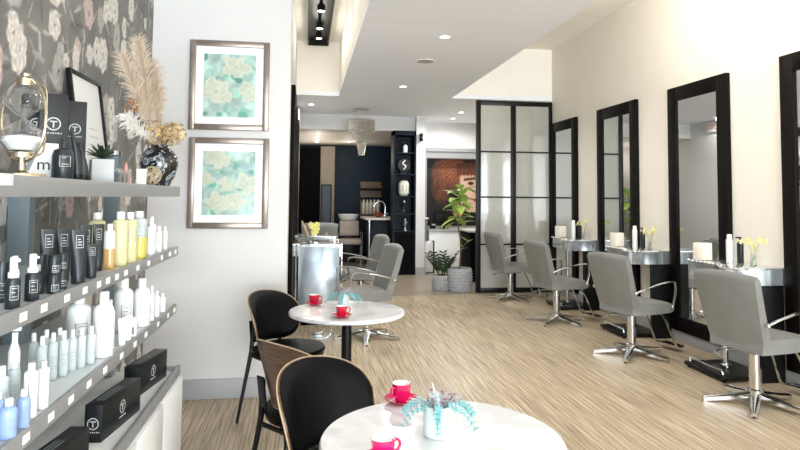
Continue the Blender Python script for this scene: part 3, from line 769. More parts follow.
# ================================================================== framed pictures on end wall
PEWTER = mat('pewter_frame', '8d8279', .3, .55, noise=.2, nscale=8)
FL1 = [(.62, 1.02, .26, .3), (.25, .52, .30, 1.1), (.86, .52, .20, 2.0), (.52, 1.12, .12, 0)]
FL2 = [(.28, 1.12, .24, .7), (.30, .25, .22, 1.5), (.62, .28, .20, .2), (.86, .62, .24, 1.0), (.06, .72, .16, .4), (.45, .62, .15, 2.2)]
def picture(z0, fl, seed, lb, x0, x1):
    W_, H_ = x1-x0, .645; xc = (x0+x1)/2
    t = thing('framed_print', lb, 'picture', (xc, 4.57, z0), 0, 'pair of framed floral prints')
    b = MB(); f = .042
    for (x, z, dx, dz) in ((-W_/2+f/2, H_/2, f, H_), (W_/2-f/2, H_/2, f, H_), (0, f/2, W_-2*f+.004, f), (0, H_-f/2, W_-2*f+.004, f)): b.box((x, -.018, z), (dx, .034, dz), .005)
    b.build('frame', PEWTER, t)
    b = MB(); b.bb(-W_/2+f-.003, W_/2-f+.003, -.014, -.004, f-.003, H_-f+.003); b.build('mat_board', CARD, t)
    pw, ph = .365, .455
    painted_sheet('print', PRINTM, print_fn(seed, fl), (-pw/2, -.0155, H_/2-ph/2), (pw, 0, 0), (0, 0, ph), 90, 115, t)
    return t
picture(1.884, FL1, 31, 'upper framed print of cream flowers on green leaves', -.835, -.278)
picture(1.184, FL2, 57, 'lower framed print of cream flowers on green leaves', -.825, -.268)

# ================================================================== bistro tables and chairs
def bistro_table(x, y, lb):
    t = thing('bistro_table', lb, 'table', (x, y, 0), 0, 'round marble bistro tables')
    b = MB(); b.lathe([(0, .722), (.335, .722), (.342, .727), (.343, .737), (.338, .745), (0, .745)], seg=64); b.build('tabletop', MARBLE, t)
    b = MB(); b.cyl((0, 0, .02), .03, .69, 20); b.cyl((0, 0, .705), .12, .017, 24, .003); b.build('column', BLACKM, t)
    b = MB(); b.lathe([(0, 0), (.23, 0), (.235, .006), (.22, .014), (.05, .022), (.034, .03), (0, .03)], seg=40); b.build('base', BLACKM, t)
bistro_table(.39, 1.742, 'round white marble table nearest the camera with pink cups')
bistro_table(.253, 3.732, 'round white marble table farther back with red cups')

def cup_set(x, y, m, rz, lbc, lbs, s=1.0):
    z = .7455
    t = thing('saucer', lbs, 'saucer', (x, y, z), 0, 'saucers on the bistro tables')
    b = MB(); b.lathe([(0, .002), (.024, 0), (.026, .001), (.045, .007), (.057, .014), (.058, .0155), (.045, .0095), (.026, .0045), (0, .0045)], seg=36); b.build('dish', m, t)
    t = thing('espresso_cup', lbc, 'cup', (x, y, z+.0047), rz, 'espresso cups on the bistro tables')
    b = MB(); b.lathe([(0, 0), (.019, 0), (.021, .003), (.028, .018), (.0315, .056), (.0325, .058), (.031, .0585)], seg=32); b.build('outer_wall', m, t)
    b = MB(); b.lathe([(.0312, .0585), (.0295, .056), (.026, .018), (.018, .006), (0, .005)], seg=32); tag(b.build('inner_glaze', CERW, t), 'white inside of the cup')
    b = MB(); b.tube([(.028, 0, .046), (.042, 0, .048), (.049, 0, .036), (.043, 0, .022), (.027, 0, .018)], .0035, 8, sub=4, flat=(1.5, 1)); b.build('handle', m, t)
cup_set(.323, 2.055, PINK, 215, 'magenta espresso cup on the near table, at its far edge', 'magenta saucer at the far edge of the near table')
cup_set(.205, 1.60, PINK, 20, 'magenta espresso cup on the near table, cut off by the bottom of the photo', 'magenta saucer on the near table, cut off by the bottom of the photo')
cup_set(.062, 3.93, RED, 0, 'red espresso cup at the left of the farther table, beside the black chair', 'red saucer at the left of the farther table, beside the black chair')
cup_set(.208, 3.515, RED, 10, 'red espresso cup at the front of the farther table', 'red saucer at the front of the farther table')
# planters
def planter(x, y, lb, r, h, body, n, seed):
    t = thing('table_planter', lb, 'plant', (x, y, .7455), 0, 'small planters on the bistro tables')
    b = MB(); b.lathe([(0, 0), (r*.9, 0), (r, .004), (r, h-.006), (r*.93, h), (r*.86, h), (r*.9, h-.012), (0, h-.016)], seg=32); b.build('pot', body, t)
    q = random.Random(seed)
    def sprig(b, d, L, lw):
        d = Vector(d).normalized(); p = Vector((d.x*r*.5, d.y*r*.5, h-.01)); P = [p.copy()]
        v = (d*.75+Vector((0, 0, .75))).normalized()
        for k in range(7):
            v = (v+Vector((d.x*.10, d.y*.10, -.30))).normalized(); p = p+v*L/7; P.append(p.copy())
        b.tube(P, .0016, 4)
        for k in range(1, 8):
            T = (P[k]-P[k-1]).normalized(); s = T.orthogonal().normalized(); w = T.cross(s)
            for a in range(7):
                an = a*2*PI/7+k; b.leaf(P[k], s*math.cos(an)+w*math.sin(an)+T*.6, T, lw, lw*.35, .1)
    b = MB()
    for k in range(6):
        a = k*PI/3+.3; sprig(b, (math.cos(a), math.sin(a), 0), .10+.02*q.random(), .017)
    b.build('trailing_leaves', MINT, t)
    b = MB()
    for k in range(n):
        a = q.uniform(0, 2*PI); e = q.uniform(.3, 1.3)
        b.leaf((.012*math.cos(a), .012*math.sin(a), h-.01), (math.cos(a)*math.cos(e), math.sin(a)*math.cos(e), math.sin(e)), (0, 0, 1), q.uniform(.04, .075), .008, .15, fold=.4)
    b.build('upright_leaves', mat('lilac_green_leaf', 'b9c4c6', .6, noise=.25, nscale=60), t)
    b = MB()
    for k in range(14):
        a = q.uniform(0, 2*PI); rr_ = q.uniform(.01, .045); c = (rr_*math.cos(a), rr_*math.sin(a), h+q.uniform(.01, .035))
        for j in range(5): b.leaf(c, (math.cos(j*1.26), math.sin(j*1.26), .5), (0, 0, 1), .011, .006, .1)
    b.build('blossoms', mat('dusky_pink_petal', '9a6f80', .6, noise=.3, nscale=50), t)
    return t
planter(.384, 1.765, 'white glass planter with mint trailing leaves on the near table', .043, .085, mat('milk_glass', 'd9e7e6', .15), 46, 4)
planter(.240, 3.86, 'frosted glass planter with dusky flowers on the farther table', .036, .075, CLEARP, 26, 8)

def bistro_chair(lb, loc, rz):
    """faces local +x"""
    t = thing('bistro_chair', lb, 'chair', loc, rz, 'black padded bistro chairs')
    b = MB(); b.lathe([(0, .425), (.17, .425), (.205, .432), (.222, .448), (.215, .466), (.17, .478), (0, .482)], seg=40, sx=1.0, sy=1.08); b.build('seat', BLEATHER, t)
    b = MB(); b.lathe([(0, .412), (.19, .412), (.215, .424), (.2, .428), (0, .428)], seg=40, sy=1.08); b.build('seat_shell', WOODV, t)
    Rb = .228
    def surf(off, inset):
        def f(u, v):
            q = (u-.5)*2; w = (v-.5)*2
            # round-ended outline
            ang = q*R(62)*(1-inset*.012)
            hh = (.146-inset*.001)*(max(0, 1-abs(q)**3.1))**.48+.004
            zc = .645-.035*abs(q)**1.5
            z = zc+w*hh*(1 if w > 0 else 1.05)
            lean = (z-.55)*.27
            rr_ = Rb+lean+off
            return (-rr_*math.cos(ang)*1.0+.03, rr_*math.sin(ang)*.92, z)
        return f
    b = MB(); b.slab(surf(.012, 0), surf(.0, 0), 40, 10); b.build('back_shell', WOODV, t)
    def inner(off):
        s0 = surf(0, 1); 
        def f(u, v):
            q = (u-.5)*2; w = (v-.5)*2
            bul = off*(max(0, 1-abs(q)**4)*max(0, 1-w**4))**.5
            return surf(-bul, 1)(u, v)
        return f
    b = MB(); b.slab(inner(-.001), inner(.034), 40, 12); b.build('back_pad', BLEATHER, t)
    s0 = surf(.010, 0)
    b = MB(); b.tube([s0(k/40, 1) for k in range(41)]+[s0(1-k/40, 0) for k in range(41)], (.0032), 6, True); tag(b.build('edge_band', WOODE, t), 'pale plywood edge of the backrest')
    for sx, sy in ((1, 1), (1, -1), (-1, 1), (-1, -1)):
        b = MB()
        if sx > 0: b.tube([(.13, .15*sy, .42), (.20, .21*sy, 0)], [.013, .009], 10)
        else: b.tube([(-.215, .10*sy, .60), (-.20, .13*sy, .43), (-.24, .20*sy, 0)], [.012, .014, .009], 10)
        b.build('leg', BLACKM, t)
    b = MB(); b.tube([(-.2, -.13, .40), (-.2, .13, .40)], .011, 8); b.tube([(.13, -.15, .40), (.13, .15, .40)], .011, 8); b.tube([(-.2, 0, .40), (.13, 0, .40)], .011, 8)
    b.box((-.22, .10, .55), (.008, .05, .14), .002, Matrix.Rotation(R(-8), 4, 'Y')); b.box((-.22, -.10, .55), (.008, .05, .14), .002, Matrix.Rotation(R(-8), 4, 'Y'))
    b.build('under_frame', BLACKM, t)
    return t
bistro_chair('black padded chair behind the farther table, beside the white end wall', (-.09, 4.05, 0), -42)
bistro_chair('walnut-backed chair seen from behind, between the two marble tables', (.055, 2.93, 0), 40)
bistro_chair('black padded chair facing the near table, closest chair to the camera', (.165, 2.25, 0), -54)

# ================================================================== styling chairs
def make_styling_chair():
    t = thing('styling_chair', '', 'chair')
    b = MB()                                                    # seat cushion, faces +x
    def st(top):
        def f(u, v):
            x = -.19+.48*u; q = (v-.5)*2
            e = (max(0, 1-(max(0, (u-.82)/.18))**2.2))**.5 if u > .82 else 1
            zt = .495+.012*math.sin(PI*u)-.01*abs(q)**4; zb = .395+.01*u
            zm = (zt+zb)/2
            z = zm+(zt-zm)*e if top else zm+(zb-zm)*e
            return (x, q*(.205+.035*min(1, u*2.2)-.012*(1-e)), z)
        return f
    b.slab(st(True), st(False), 18, 8); b.build('seat', LEATHER, t, 50)
    b = MB()
    def bk(front):
        def f(u, v):
            q = (u-.5)*2; z = .395+.545*v
            x = -.150-.150*(v**1.1)-.03*math.sin(PI*v)*.4
            x += -.03*(1-q*q)*(.3+.7*v)+.02
            th = .078-.026*v
            e = (max(0, 1-(max(0, (v-.93)/.07))**2))**.5 if v > .93 else 1
            if v < .1: z = z
            return (x+(th/2*e if front else -th/2*e), q*(.200+.046*v**.7), z-(.02*q*q*v))
        return f
    b.slab(bk(True), bk(False), 12, 18); b.build('backrest', LEATHER, t, 50)
    for s in (1, -1):
        b = MB(); y = .262*s
        b.tube([(-.20, y-.01*s, .60), (-.11, y+.012*s, .635), (.07, y+.022*s, .675), (.20, y+.022*s, .685), (.245, y+.018*s, .66), (.245, y+.012*s, .56), (.225, y, .46)], .0105, 8, sub=5, flat=(1.25, .8))
        b.ball((-.20, y-.004*s, .60), .017, 2); b.ball((.225, y, .46), .016, 2)
        b.build('armrest', CHROME, t)
    b = MB(); b.cyl((0, 0, .06), .040, .30, 24, .002); b.cyl((0, 0, .06), .05, .05, 24, .008); b.cyl((0, 0, .345), .046, .03, 20, .004); b.build('column', CHROME, t)
    b = MB(); b.box((0, 0, .385), (.24, .2, .025), .004); b.build('mounting_plate', BLACKM, t)
    b = MB(); b.tube([(.0, .03, .355), (-.02, .16, .345), (-.10, .21, .335), (-.19, .17, .33), (-.21, .10, .33)], .007, 8, sub=5); b.build('pump_lever', CHROME, t)
    for k in range(5):
        a = 2*PI*k/5; b = MB(); M = Matrix.Rotation(a, 4, 'Z'); b.M = M
        def top(u, v):
            q = (v-.5)*2; x = .03+.31*u; w = .034-.012*u; return (x, q*w, .095-.058*u**.8-.012*q*q)
        b.slab(top, lambda u, v: (top(u, v)[0], top(u, v)[1], top(u, v)[2]-.026), 8, 4)
        st_ = b.build('base_leg', CHROME, t)
        b = MB(); b.M = M; b.cyl((.325, 0, 0), .016, .013, 12); b.build('foot_glide', BLACKM, st_)
    b = MB()
    for s in (1, -1): b.tube([(.16, .10*s, .40), (.27, .105*s, .36), (.36, .115*s, .20), (.42, .12*s, .075), (.50, .12*s, .05), (.545, .10*s, .05)], .0095, 8, sub=4)
    b.tube([(.545, -.10, .05), (.55, 0, .05), (.545, .10, .05)], .0095, 8, sub=3)
    b.box((.50, 0, .055), (.09, .22, .008), .003); b.build('footrest', CHROME, t)
    return t
c0 = make_styling_chair()
chairs = [(3.13, 3.99, 14, 0, 'taupe styling chair in the right row, the one nearest the camera'),
          (2.97, 5.37, 16, 10, 'taupe styling chair, second nearest in the right row'),
          (2.88, 6.88, 10, 0, 'taupe styling chair, third in the right row before the far console'),
          (2.86, 8.46, 8, 15, 'taupe styling chair in front of the black framed glass partition'),
          (.63, 6.30, 192, 0, 'taupe styling chair on the left side, directly behind the farther table'),
          (.70, 7.87, 192, 0, 'taupe styling chair on the left side, farther behind the silver console'),
          (.20, 9.6, 92, 0, 'taupe styling chair seen from behind at the left wall beside the dark doorway')]
for i, (x, y, rz, _, lb) in enumerate(chairs):
    g = 'taupe styling chairs'
    if i == 0:
        c0.location = (x, y, 0); c0.rotation_euler = (0, 0, R(rz)); c0['label'] = lb; c0['group'] = g
    else:
        d_ = dup(c0, (x, y, 0), rz, lb, g)
        if i == 6: d_.scale = (1.1, 1.1, 1.1)

# ================================================================== wall mirrors
def wall_mirror(y0, y1, side, lb):
    H0, H1 = .11, 2.565; W_ = y1-y0
    if side > 0: t = thing('wall_mirror', lb, 'mirror', (XR, (y0+y1)/2, H0), 90, 'tall black framed salon mirrors')
    else: t = thing('wall_mirror', lb, 'mirror', (XS, (y0+y1)/2, H0), -90, 'tall black framed salon mirrors')
    # local: x along wall, +y out of the room's wall into the room
    b = MB(); f = .14; h = H1-H0
    for (x, z, dx, dz) in ((-W_/2+f/2, h/2, f, h), (W_/2-f/2, h/2, f, h), (0, f/2, W_-2*f+.002, f), (0, h-f/2, W_-2*f+.002, f)): b.box((x, .022, z), (dx, .044, dz), .004)
    b.build('frame', FRAMEB, t)
    b = MB(); b.bb(-W_/2+f-.01, W_/2-f+.01, .002, .026, f-.01, h-f+.01); b.build('mirror_glass', MIRROR, t)
wall_mirror(3.47, 4.385, 1, 'tall black framed mirror nearest the camera, cut off by the right edge of the photo')
wall_mirror(5.02, 5.935, 1, 'tall black framed mirror behind the nearest styling chair, second from the right')
wall_mirror(6.57, 7.53, 1, 'tall black framed mirror on the right wall, third from the right edge')
wall_mirror(8.17, 9.07, 1, 'tall black framed mirror in the right corner touching the glass partition')
wall_mirror(6.43, 7.33, -1, 'tall black framed mirror seen edge-on on the left wall, nearest of its row')
wall_mirror(7.95, 8.85, -1, 'tall black framed mirror seen edge-on on the left wall, middle of its row')
wall_mirror(9.45, 10.3, -1, 'tall black framed mirror seen edge-on on the left wall, farthest of its row')

# ================================================================== styling consoles
PANELS = ramp_mat('satin_silver_sheet', [(.3, '6f7a83'), (.5, '9aa5ad'), (.7, 'c3ccd2')], 4, (1, 1, .4), .28, 3, 1.0, metal=.5)
CRYST = mat('cut_crystal', 'dfe6ea', .06, .9)
def console(y0, side, lb):
    """near end at local y=0, far end y=.74; wall at local x=0 and front towards -x (right wall)"""
    t = thing('styling_console', lb, 'console', (XR if side > 0 else XS, y0, 0), 0, 'mirror-clad styling consoles')
    if side < 0: t.scale = (1, 1, 1)
    s = 1 if side > 0 else -1
    P = [(-.0, 0), (-.30, 0)]
    P += [(-.36-.11*math.cos(R(a)), .12+.12*math.sin(R(a))) for a in range(-60, 91, 15)]
    P += [(-.36, .25), (-.36, .72), (0, .72)]
    P = [(x*s, y) for x, y in P]
    if s < 0: P = [(0, 0), (.57, 0), (.57, .2), (.48, .25), (.48, .72), (0, .72)]
    b = MB(); b.prism(P, .755, .875); b.build('mirrored_body', SILVER, t, 12)
    c = MB(); c.prism([(x*1.02, y*1.01-.004) for x, y in P], .875, .89, bev=.002); tag(c.build('glass_top', mat('console_top', 'dfe3e4', .06, .75) if 'console_top' not in bpy.data.materials else bpy.data.materials['console_top'], t), 'glossy silvery top')
    sp = [((-.372 if s > 0 else -.47)*s, .27+.055*k, .886, .0125) for k in range(9)]
    if s > 0: sp += [((-.36-.115*math.cos(R(-60+25*k)))*s, .12+.125*math.sin(R(-60+25*k)), .886, .010) for k in range(7)]
    for x, y, z, r_ in sp:
        d = MB(); d.ball((x, y, z), r_, 1); d.build('crystal_stud', CRYST, t)
    b = MB(); b.bb(-.23*s, -.02*s, .02, .06, .0, .755); b.build('support_panel', BLACKM, t)
    if side > 0:
        b = MB(); b.cyl((-.33*s, .30, .05), .024, .705, 20); b.cyl((-.33*s, .30, .055), .04, .03, 20, .006); b.build('pedestal', CHROME, t)
        b = MB(); b.bb(-.53*s, -.12*s, .06, .56, .018, .05, .006)
        for x, y in ((-.5, .09), (-.5, .53), (-.15, .09), (-.15, .53)): b.cyl((x*s, y, 0), .014, .02, 10)
        b.build('base_plate', BLACKM, t)
        b = MB(); b.tube([(-.50*s, .10, .055), (-.50*s, .10, .085), (-.50*s, .52, .085), (-.50*s, .52, .055)], .008, 8); b.build('base_rail', CHROME, t)
    else:
        b = MB(); b.bb(-.55*s, -.10*s, -.02, -.002, .12, .86, .003); b.build('end_panel', PANELS, t)
        b = MB(); b.tube([(-.075*s, -.012, .12), (-.075*s, -.012, .895), (-.575*s, -.012, .895), (-.575*s, -.012, .12)], .011, 8); b.build('chrome_rail', CHROME, t)
        b = MB(); b.bb(-.53*s, -.12*s, .02, .60, .0, .12); b.build('plinth', BLACKM, t)
    return t
console(4.40, 1, 'mirror-clad styling console beside the nearest styling chair')
console(5.93, 1, 'mirror-clad styling console between the second and third wall mirrors from the right')
console(7.50, 1, 'mirror-clad styling console nearest the glass partition, by the far corner mirror')
console(6.97, -1, 'silver styling console on the left behind the farther bistro table')
console(8.36, -1, 'silver styling console on the left, farther one beside the dark doorway')

def station_items(y0, w, order):
    z = .8905
    # white square shade-like box
    t = thing('white_tissue_box', 'square white box on the %s' % w, 'box', (XR-.27, y0+.66, z+.0), 12, 'white boxes on the consoles')
    b = MB(); b.prism([(-.055, -.055), (.055, -.055), (.055, .055), (-.055, .055)], 0, .15, bev=.004); b.build('carton', mat('cream_card', 'e4dccf', .6) if 'cream_card' not in bpy.data.materials else bpy.data.materials['cream_card'], t)
    b = MB(); b.box((0, 0, .1515), (.06, .012, .003), .001); b.build('slot', INKD, t)
    t = thing('silver_spray_can', 'tall silver white spray can on the %s' % w, 'can', (XR-.20, y0+.40, z), 0, 'spray cans on the consoles')
    b = MB(); b.lathe([(0, 0), (.027, 0), (.028, .003), (.028, .19), (.024, .2), (.016, .203), (0, .203)]); b.build('body', mat('pearl_can', 'e4e6e8', .25, .3) if 'pearl_can' not in bpy.data.materials else bpy.data.materials['pearl_can'], t)
    b = MB(); b.lathe([(0, .203), (.02, .203), (.02, .235), (.016, .24), (0, .24)]); b.build('cap', WHITEP, t)
    t = thing('black_pump_bottle', 'black bottle with pump beside the silver can on the %s' % w, 'bottle', (XR-.13, y0+.36, z), 0, 'black bottles on the consoles')
    b = MB(); b.lathe([(0, 0), (.024, 0), (.026, .003), (.026, .16), (.02, .175), (.01, .18), (0, .18)]); b.build('body', BOXB, t)
    b = MB(); b.cyl((0, 0, .18), .008, .03, 10); b.box((-.015, 0, .215), (.05, .014, .014), .003); b.build('pump', BOXB, t)
    t = thing('orchid_vase', 'pale yellow orchid in a small glass vase on the %s' % w, 'plant', (XR-.16, y0+.17, z), 0, 'orchids on the consoles')
    b = MB(); b.lathe([(0, 0), (.02, 0), (.024, .004), (.018, .05), (.022, .085), (.0205, .085), (.0165, .05), (.02, .008), (0, .006)]); b.build('vase', GLASS, t)
    q = random.Random(order); b = MB()
    stems = []
    for k in range(3):
        a = k*2.1+.5; e = (.05*math.cos(a), .09*math.sin(a)-.02, .19+.03*k)
        b.tube([(0, 0, .01), (e[0]*.3, e[1]*.3, .12), e], .002, 5, sub=3); stems.append(e)
    b.build('stems', mat('stem_green', '8f9a5e', .6) if 'stem_green' not in bpy.data.materials else bpy.data.materials['stem_green'], t)
    for e in stems:
        b = MB()
        for j in range(3):
            c = Vector(e)+Vector((q.uniform(-.02, .02), q.uniform(-.03, .03), q.uniform(-.05, .0)))
            for p in range(5):
                an = p*2*PI/5+j; b.leaf(c, (math.cos(an)*.4-.5, math.sin(an), math.sin(an+1.5)), (-1, 0, .2), .028, .022, .1)
        b.build('bloom', ORCH, t, solid=.001)
station_items(4.40, 'nearest console', 1)
station_items(5.93, 'middle console of the right wall', 2)
station_items(7.50, 'farthest console of the right wall', 3)
# orchid on left console
t = thing('orchid_spray', 'yellow orchid with pale wooden sticks on the silver console at left', 'plant', (.06, 7.05, .8905))
b = MB(); b.lathe([(0, 0), (.026, 0), (.03, .004), (.022, .05), (.026, .075), (.024, .075), (.02, .05), (.024, .008), (0, .006)]); b.build('vase', GLASS, t)
b = MB()
for k, e in enumerate(((-.10, .0, .25), (-.07, .02, .20), (.05, .0, .23))): b.tube([(0, 0, .01), (e[0]*.4, 0, .1), e], [.004, .006, .012 if k < 2 else .003], 6)
b.build('sticks', WOODE, t)
q = random.Random(6)
for j in range(10):
    b = MB(); c = Vector((q.uniform(-.01, .09), q.uniform(-.03, .03), q.uniform(.08, .24)))
    for p in range(5):
        an = p*2*PI/5+j; b.leaf(c, (math.cos(an), -.3, math.sin(an)), (0, -1, .2), .036, .03, .1)
    b.build('bloom', mat('orchid_yellow', 'd9d683', .6) if 'orchid_yellow' not in bpy.data.materials else bpy.data.materials['orchid_yellow'], t, solid=.001)

# ================================================================== glass partition
t = thing('glass_partition', 'black framed partition of frosted glass panes at the end of the right row', 'partition', (3.14, 9.1, 0))
PX0, PX1, PZ = -.60, .60, 2.90
b = MB()
b.bb(PX0, PX0+.065, -.03, .03, 0, PZ, .002); b.bb(PX1-.05, PX1, -.03, .03, 0, PZ, .002)
b.bb(PX0+.065, PX1-.05, -.03, .03, PZ-.07, PZ, .002); b.bb(PX0+.065, PX1-.05, -.03, .03, 0, .07, .002)
b.build('frame', BLACKM, t)
XM = -.02
b = MB(); b.bb(XM-.04, XM+.04, -.025, .025, .07, PZ-.07, .002); b.build('mullion', BLACKM, t)
zs = [2.12, 1.43, .72]
for z in zs:
    b = MB(); b.bb(PX0+.06, PX1-.05, -.02, .02, z-.012, z+.012); b.build('glazing_bar', BLACKM, t)
zz = [.07]+zs[::-1]+[PZ-.07]
for k in range(4):
    for x0, x1 in ((PX0+.065, XM-.04), (XM+.04, PX1-.05)):
        b = MB(); b.bb(x0, x1, -.005, .005, zz[k], zz[k+1]); b.build('pane', PANE, t)

# ================================================================== ceiling fittings
GLW = mat('white_trim_ring', 'f2f0ec', .5)
def downlight(x, y, z, lb, lamp=True, power=22, col=(1, .97, .93), kind='SPOT', drop=.02):
    t = thing('downlight', lb, 'ceiling light', (x, y, z), 0, 'recessed ceiling downlights')
    b = MB(); b.lathe([(.045, -.004), (.062, -.004), (.064, 0), (.045, 0)], seg=28); b.build('trim_ring', GLW, t)
    b = MB(); b.lathe([(0, -.002), (.044, -.002), (.044, -.0005), (0, -.0005)], seg=24); b.build('lens', LAMPG, t)
    if lamp:
        l = bpy.data.lights.new('downlight_lamp', kind); l.energy = power; l.color = col; l.shadow_soft_size = .06
        if kind == 'SPOT': l.spot_size = R(172); l.spot_blend = .4
        lo = bpy.data.objects.new('downlight_lamp', l); COL.objects.link(lo); lo.parent = t; lo.location = (0, 0, -drop)
    return t
for x, y, lb in ((1.26, 5.61, 'bright round downlight in the middle of the grey ceiling, nearest visible'), (1.28, 8.27, 'round downlight in the grey ceiling, beyond the ceiling speaker'),
                 (2.68, 10.6, 'round downlight near the reception wall, left of the partition top'), (2.74, 11.45, 'small round downlight just before the reception wall'),
                 (.06, 10.2, 'dim round fitting in the ceiling above the left mirrors')):
    downlight(x, y, CZ, lb, True, 34 if y > 11 else (60 if x < 1 else 100))
for k, y in enumerate((12.3, 12.9, 13.5, 14.1)):
    downlight(.22, y, 2.646, 'tiny downlight in the rear room over the dark doorway, %s of a line of four' % ['first', 'second', 'third', 'last'][k], True, 4, (1, .9, .78), 'POINT', .35)
downlight(.93, 13.9, 2.646, 'tiny downlight in the rear room behind the chandelier', True, 8, (1, .9, .78), 'POINT', .35)
t = thing('ceiling_speaker', 'flat round speaker grille set in the grey ceiling', 'speaker', (1.275, 6.66, CZ))
b = MB(); b.lathe([(.095, -.005), (.105, -.006), (.108, 0), (.095, 0)], seg=36); b.build('rim', CEIL, t)
b = MB(); b.lathe([(0, -.004), (.095, -.004), (.095, -.001), (0, -.001)], seg=36); b.build('grille', mat('speaker_mesh', 'b3aea6', .7, noise=.2, nscale=300), t)
# recessed track with hanging spots
t = thing('track_channel', 'black recessed light channel in the tall cream ceiling slot', 'light track', (.135, 7.0, UZ-.0))
b = MB(); x0, x1, y0, y1 = -.15, .15, -3.6, 2.1
b.bb(x0, x0+.02, y0, y1, -.10, 0); b.bb(x1-.02, x1, y0, y1, -.10, 0); b.bb(x0, x1, y1-.02, y1, -.10, 0); b.bb(x0, x1, y0, y0+.02, -.10, 0); b.bb(x0, x1, y0, y1, -.02, -.005); b.build('channel', BLACKM, t)
b = MB(); b.bb(-.02, .02, y0+.02, y1-.02, -.05, -.02); b.build('rail', DARK, t)
for y, lb in ((7.05, 'nearest hanging spot lamp in the black ceiling channel'), (7.80, 'middle hanging spot lamp in the black ceiling channel'), (8.30, 'farthest hanging spot lamp in the black ceiling channel'), (6.1, None), (5.1, None)):
    t = thing('track_spot', lb or 'track spot lamp out of frame over the bistro tables', 'spotlight', (.135, y, UZ-.05), 0, 'spot lamps in the ceiling channel')
    b = MB(); b.cyl((0, 0, -.05), .014, .05, 12); b.lathe([(.02, -.05), (.045, -.075), (.05, -.15), (.045, -.15), (.04, -.08), (0, -.06)], seg=24); b.build('housing', BLACKM, t)
    b = MB(); b.lathe([(0, -.152), (.025, -.15), (.044, -.138), (.044, -.13), (0, -.13)], seg=24); b.build('bulb', LAMPG, t)
    l = bpy.data.lights.new('track_lamp', 'POINT'); l.energy = 4.5; l.color = (1, .94, .84); l.shadow_soft_size = .05
    lo = bpy.data.objects.new('track_lamp', l); COL.objects.link(lo); lo.parent = t; lo.location = (0, 0, -.21)

# chandelier
t = thing('crystal_chandelier', 'tiered smoky crystal chandelier hanging before the rear room', 'chandelier', (.92, 10.5, CZ))
b = MB(); b.cyl((-.09, 0, -.012), .03, .012, 16); b.cyl((.09, 0, -.012), .03, .012, 16); b.cyl((0, 0, -.01), .13, .01, 24, .002); b.build('canopy', STEEL, t)
b = MB(); b.tube([(-.09, 0, -.01), (-.09, 0, -.21)], .003, 6); b.tube([(.09, 0, -.01), (.09, 0, -.21)], .003, 6); b.build('suspension_wire', STEEL, t)
b = MB()
for r, z in ((.215, -.2), (.14, -.40), (.075, -.60)): b.tube([(r*math.cos(a), r*math.sin(a), z) for a in [2*PI*k/30 for k in range(30)]], .007, 6, True)
b.tube([(-.215, 0, -.2), (.215, 0, -.2)], .005, 6); b.tube([(0, -.215, -.2), (0, .215, -.2)], .005, 6); b.tube([(0, 0, -.2), (0, 0, -.62)], .006, 6); b.build('ring_frame', STEEL, t)
SMOKE = mat('smoky_crystal', 'c9c4ba', .15, .55, noise=.4, nscale=60)
for nm_, r, z0, L, n in (('upper_crystals', .212, -.205, .21, 54), ('middle_crystals', .138, -.40, .20, 38), ('lower_crystals', .072, -.60, .22, 24)):
    q = random.Random(n)
    for ring, rr2, nm_ in ((n, r, nm_), (n*2//3, r*.72, 'inner_'+nm_)):
        b = MB()
        for k in range(ring):
            a = 2*PI*k/ring+(.1 if rr2 != r else 0); l_ = L*q.uniform(.85, 1.08)
            m_ = int(l_/.034)
            for j in range(m_):
                tp = 1-(.0 if 'upper' in nm_ else .075)*j
                b.ball((rr2*tp*math.cos(a), rr2*tp*math.sin(a), z0-.017-.034*j), .0125, 1, (1, 1, 1.3))
        b.build(nm_, SMOKE, t)

# ================================================================== rear area
# navy display tower
t = thing('display_tower', 'tall navy open display tower beside the white pier', 'cabinet', (1.79, 11.45, 0))
b = MB(); w = .21
b.bb(-w, -w+.03, -.2, .2, 0, 2.64); b.bb(w-.03, w, -.2, .2, 0, 2.64); b.bb(-w, w, .18, .2, 0, 2.64); b.bb(-w, w, -.2, .2, 2.56, 2.64); b.build('case', NAVY, t)
b = MB(); b.bb(-w+.03, w-.03, -.195, .17, 0, .78); b.build('lower_door', DARK, t)
for z in (2.22, 1.82, 1.42, 1.10, .78):
    b = MB(); b.bb(-w+.03, w-.03, -.19, .18, z, z+.02); b.build('shelf', NAVYL, t)
TOW = [(2.24, 'white dispenser bottle on the top tier of the navy tower'), (1.84, 'round dark sculpture with a stripe on the second tier of the navy tower'), (1.44, 'white ribbed lantern on the third tier of the navy tower'), (1.12, 'dark bottle with silver cap on the fourth tier of the navy tower'), (.80, 'small glass ornament on the lowest open tier of the navy tower')]
t = thing('dispenser_bottle', TOW[0][1], 'bottle', (1.81, 11.36, 2.24)); b = MB(); b.lathe([(0, 0), (.04, 0), (.042, .005), (.042, .12), (.02, .15), (0, .15)]); b.build('body', CERW, t)
b = MB(); b.cyl((0, 0, .15), .012, .04, 10); b.box((-.03, 0, .20), (.1, .03, .025), .004); b.build('pump', BLACKM, t)
t = thing('round_sculpture', TOW[1][1], 'ornament', (1.79, 11.36, 1.84)); b = MB(); b.box((0, 0, .02), (.14, .08, .04), .004); b.build('foot', BLACKM, t)
b = MB(); b.lathe([(0, -.025), (.12, -.025), (.125, 0), (.12, .025), (0, .025)], (0, 0, .17), 32, rot=Matrix.Rotation(PI/2, 4, 'X')); b.build('disc', BLACKM, t)
b = MB(); b.tube([(.02, -.028, .26), (-.03, -.028, .20), (.03, -.028, .15), (-.01, -.028, .09)], .012, 8, sub=5); b.build('stripe', CERW, t)
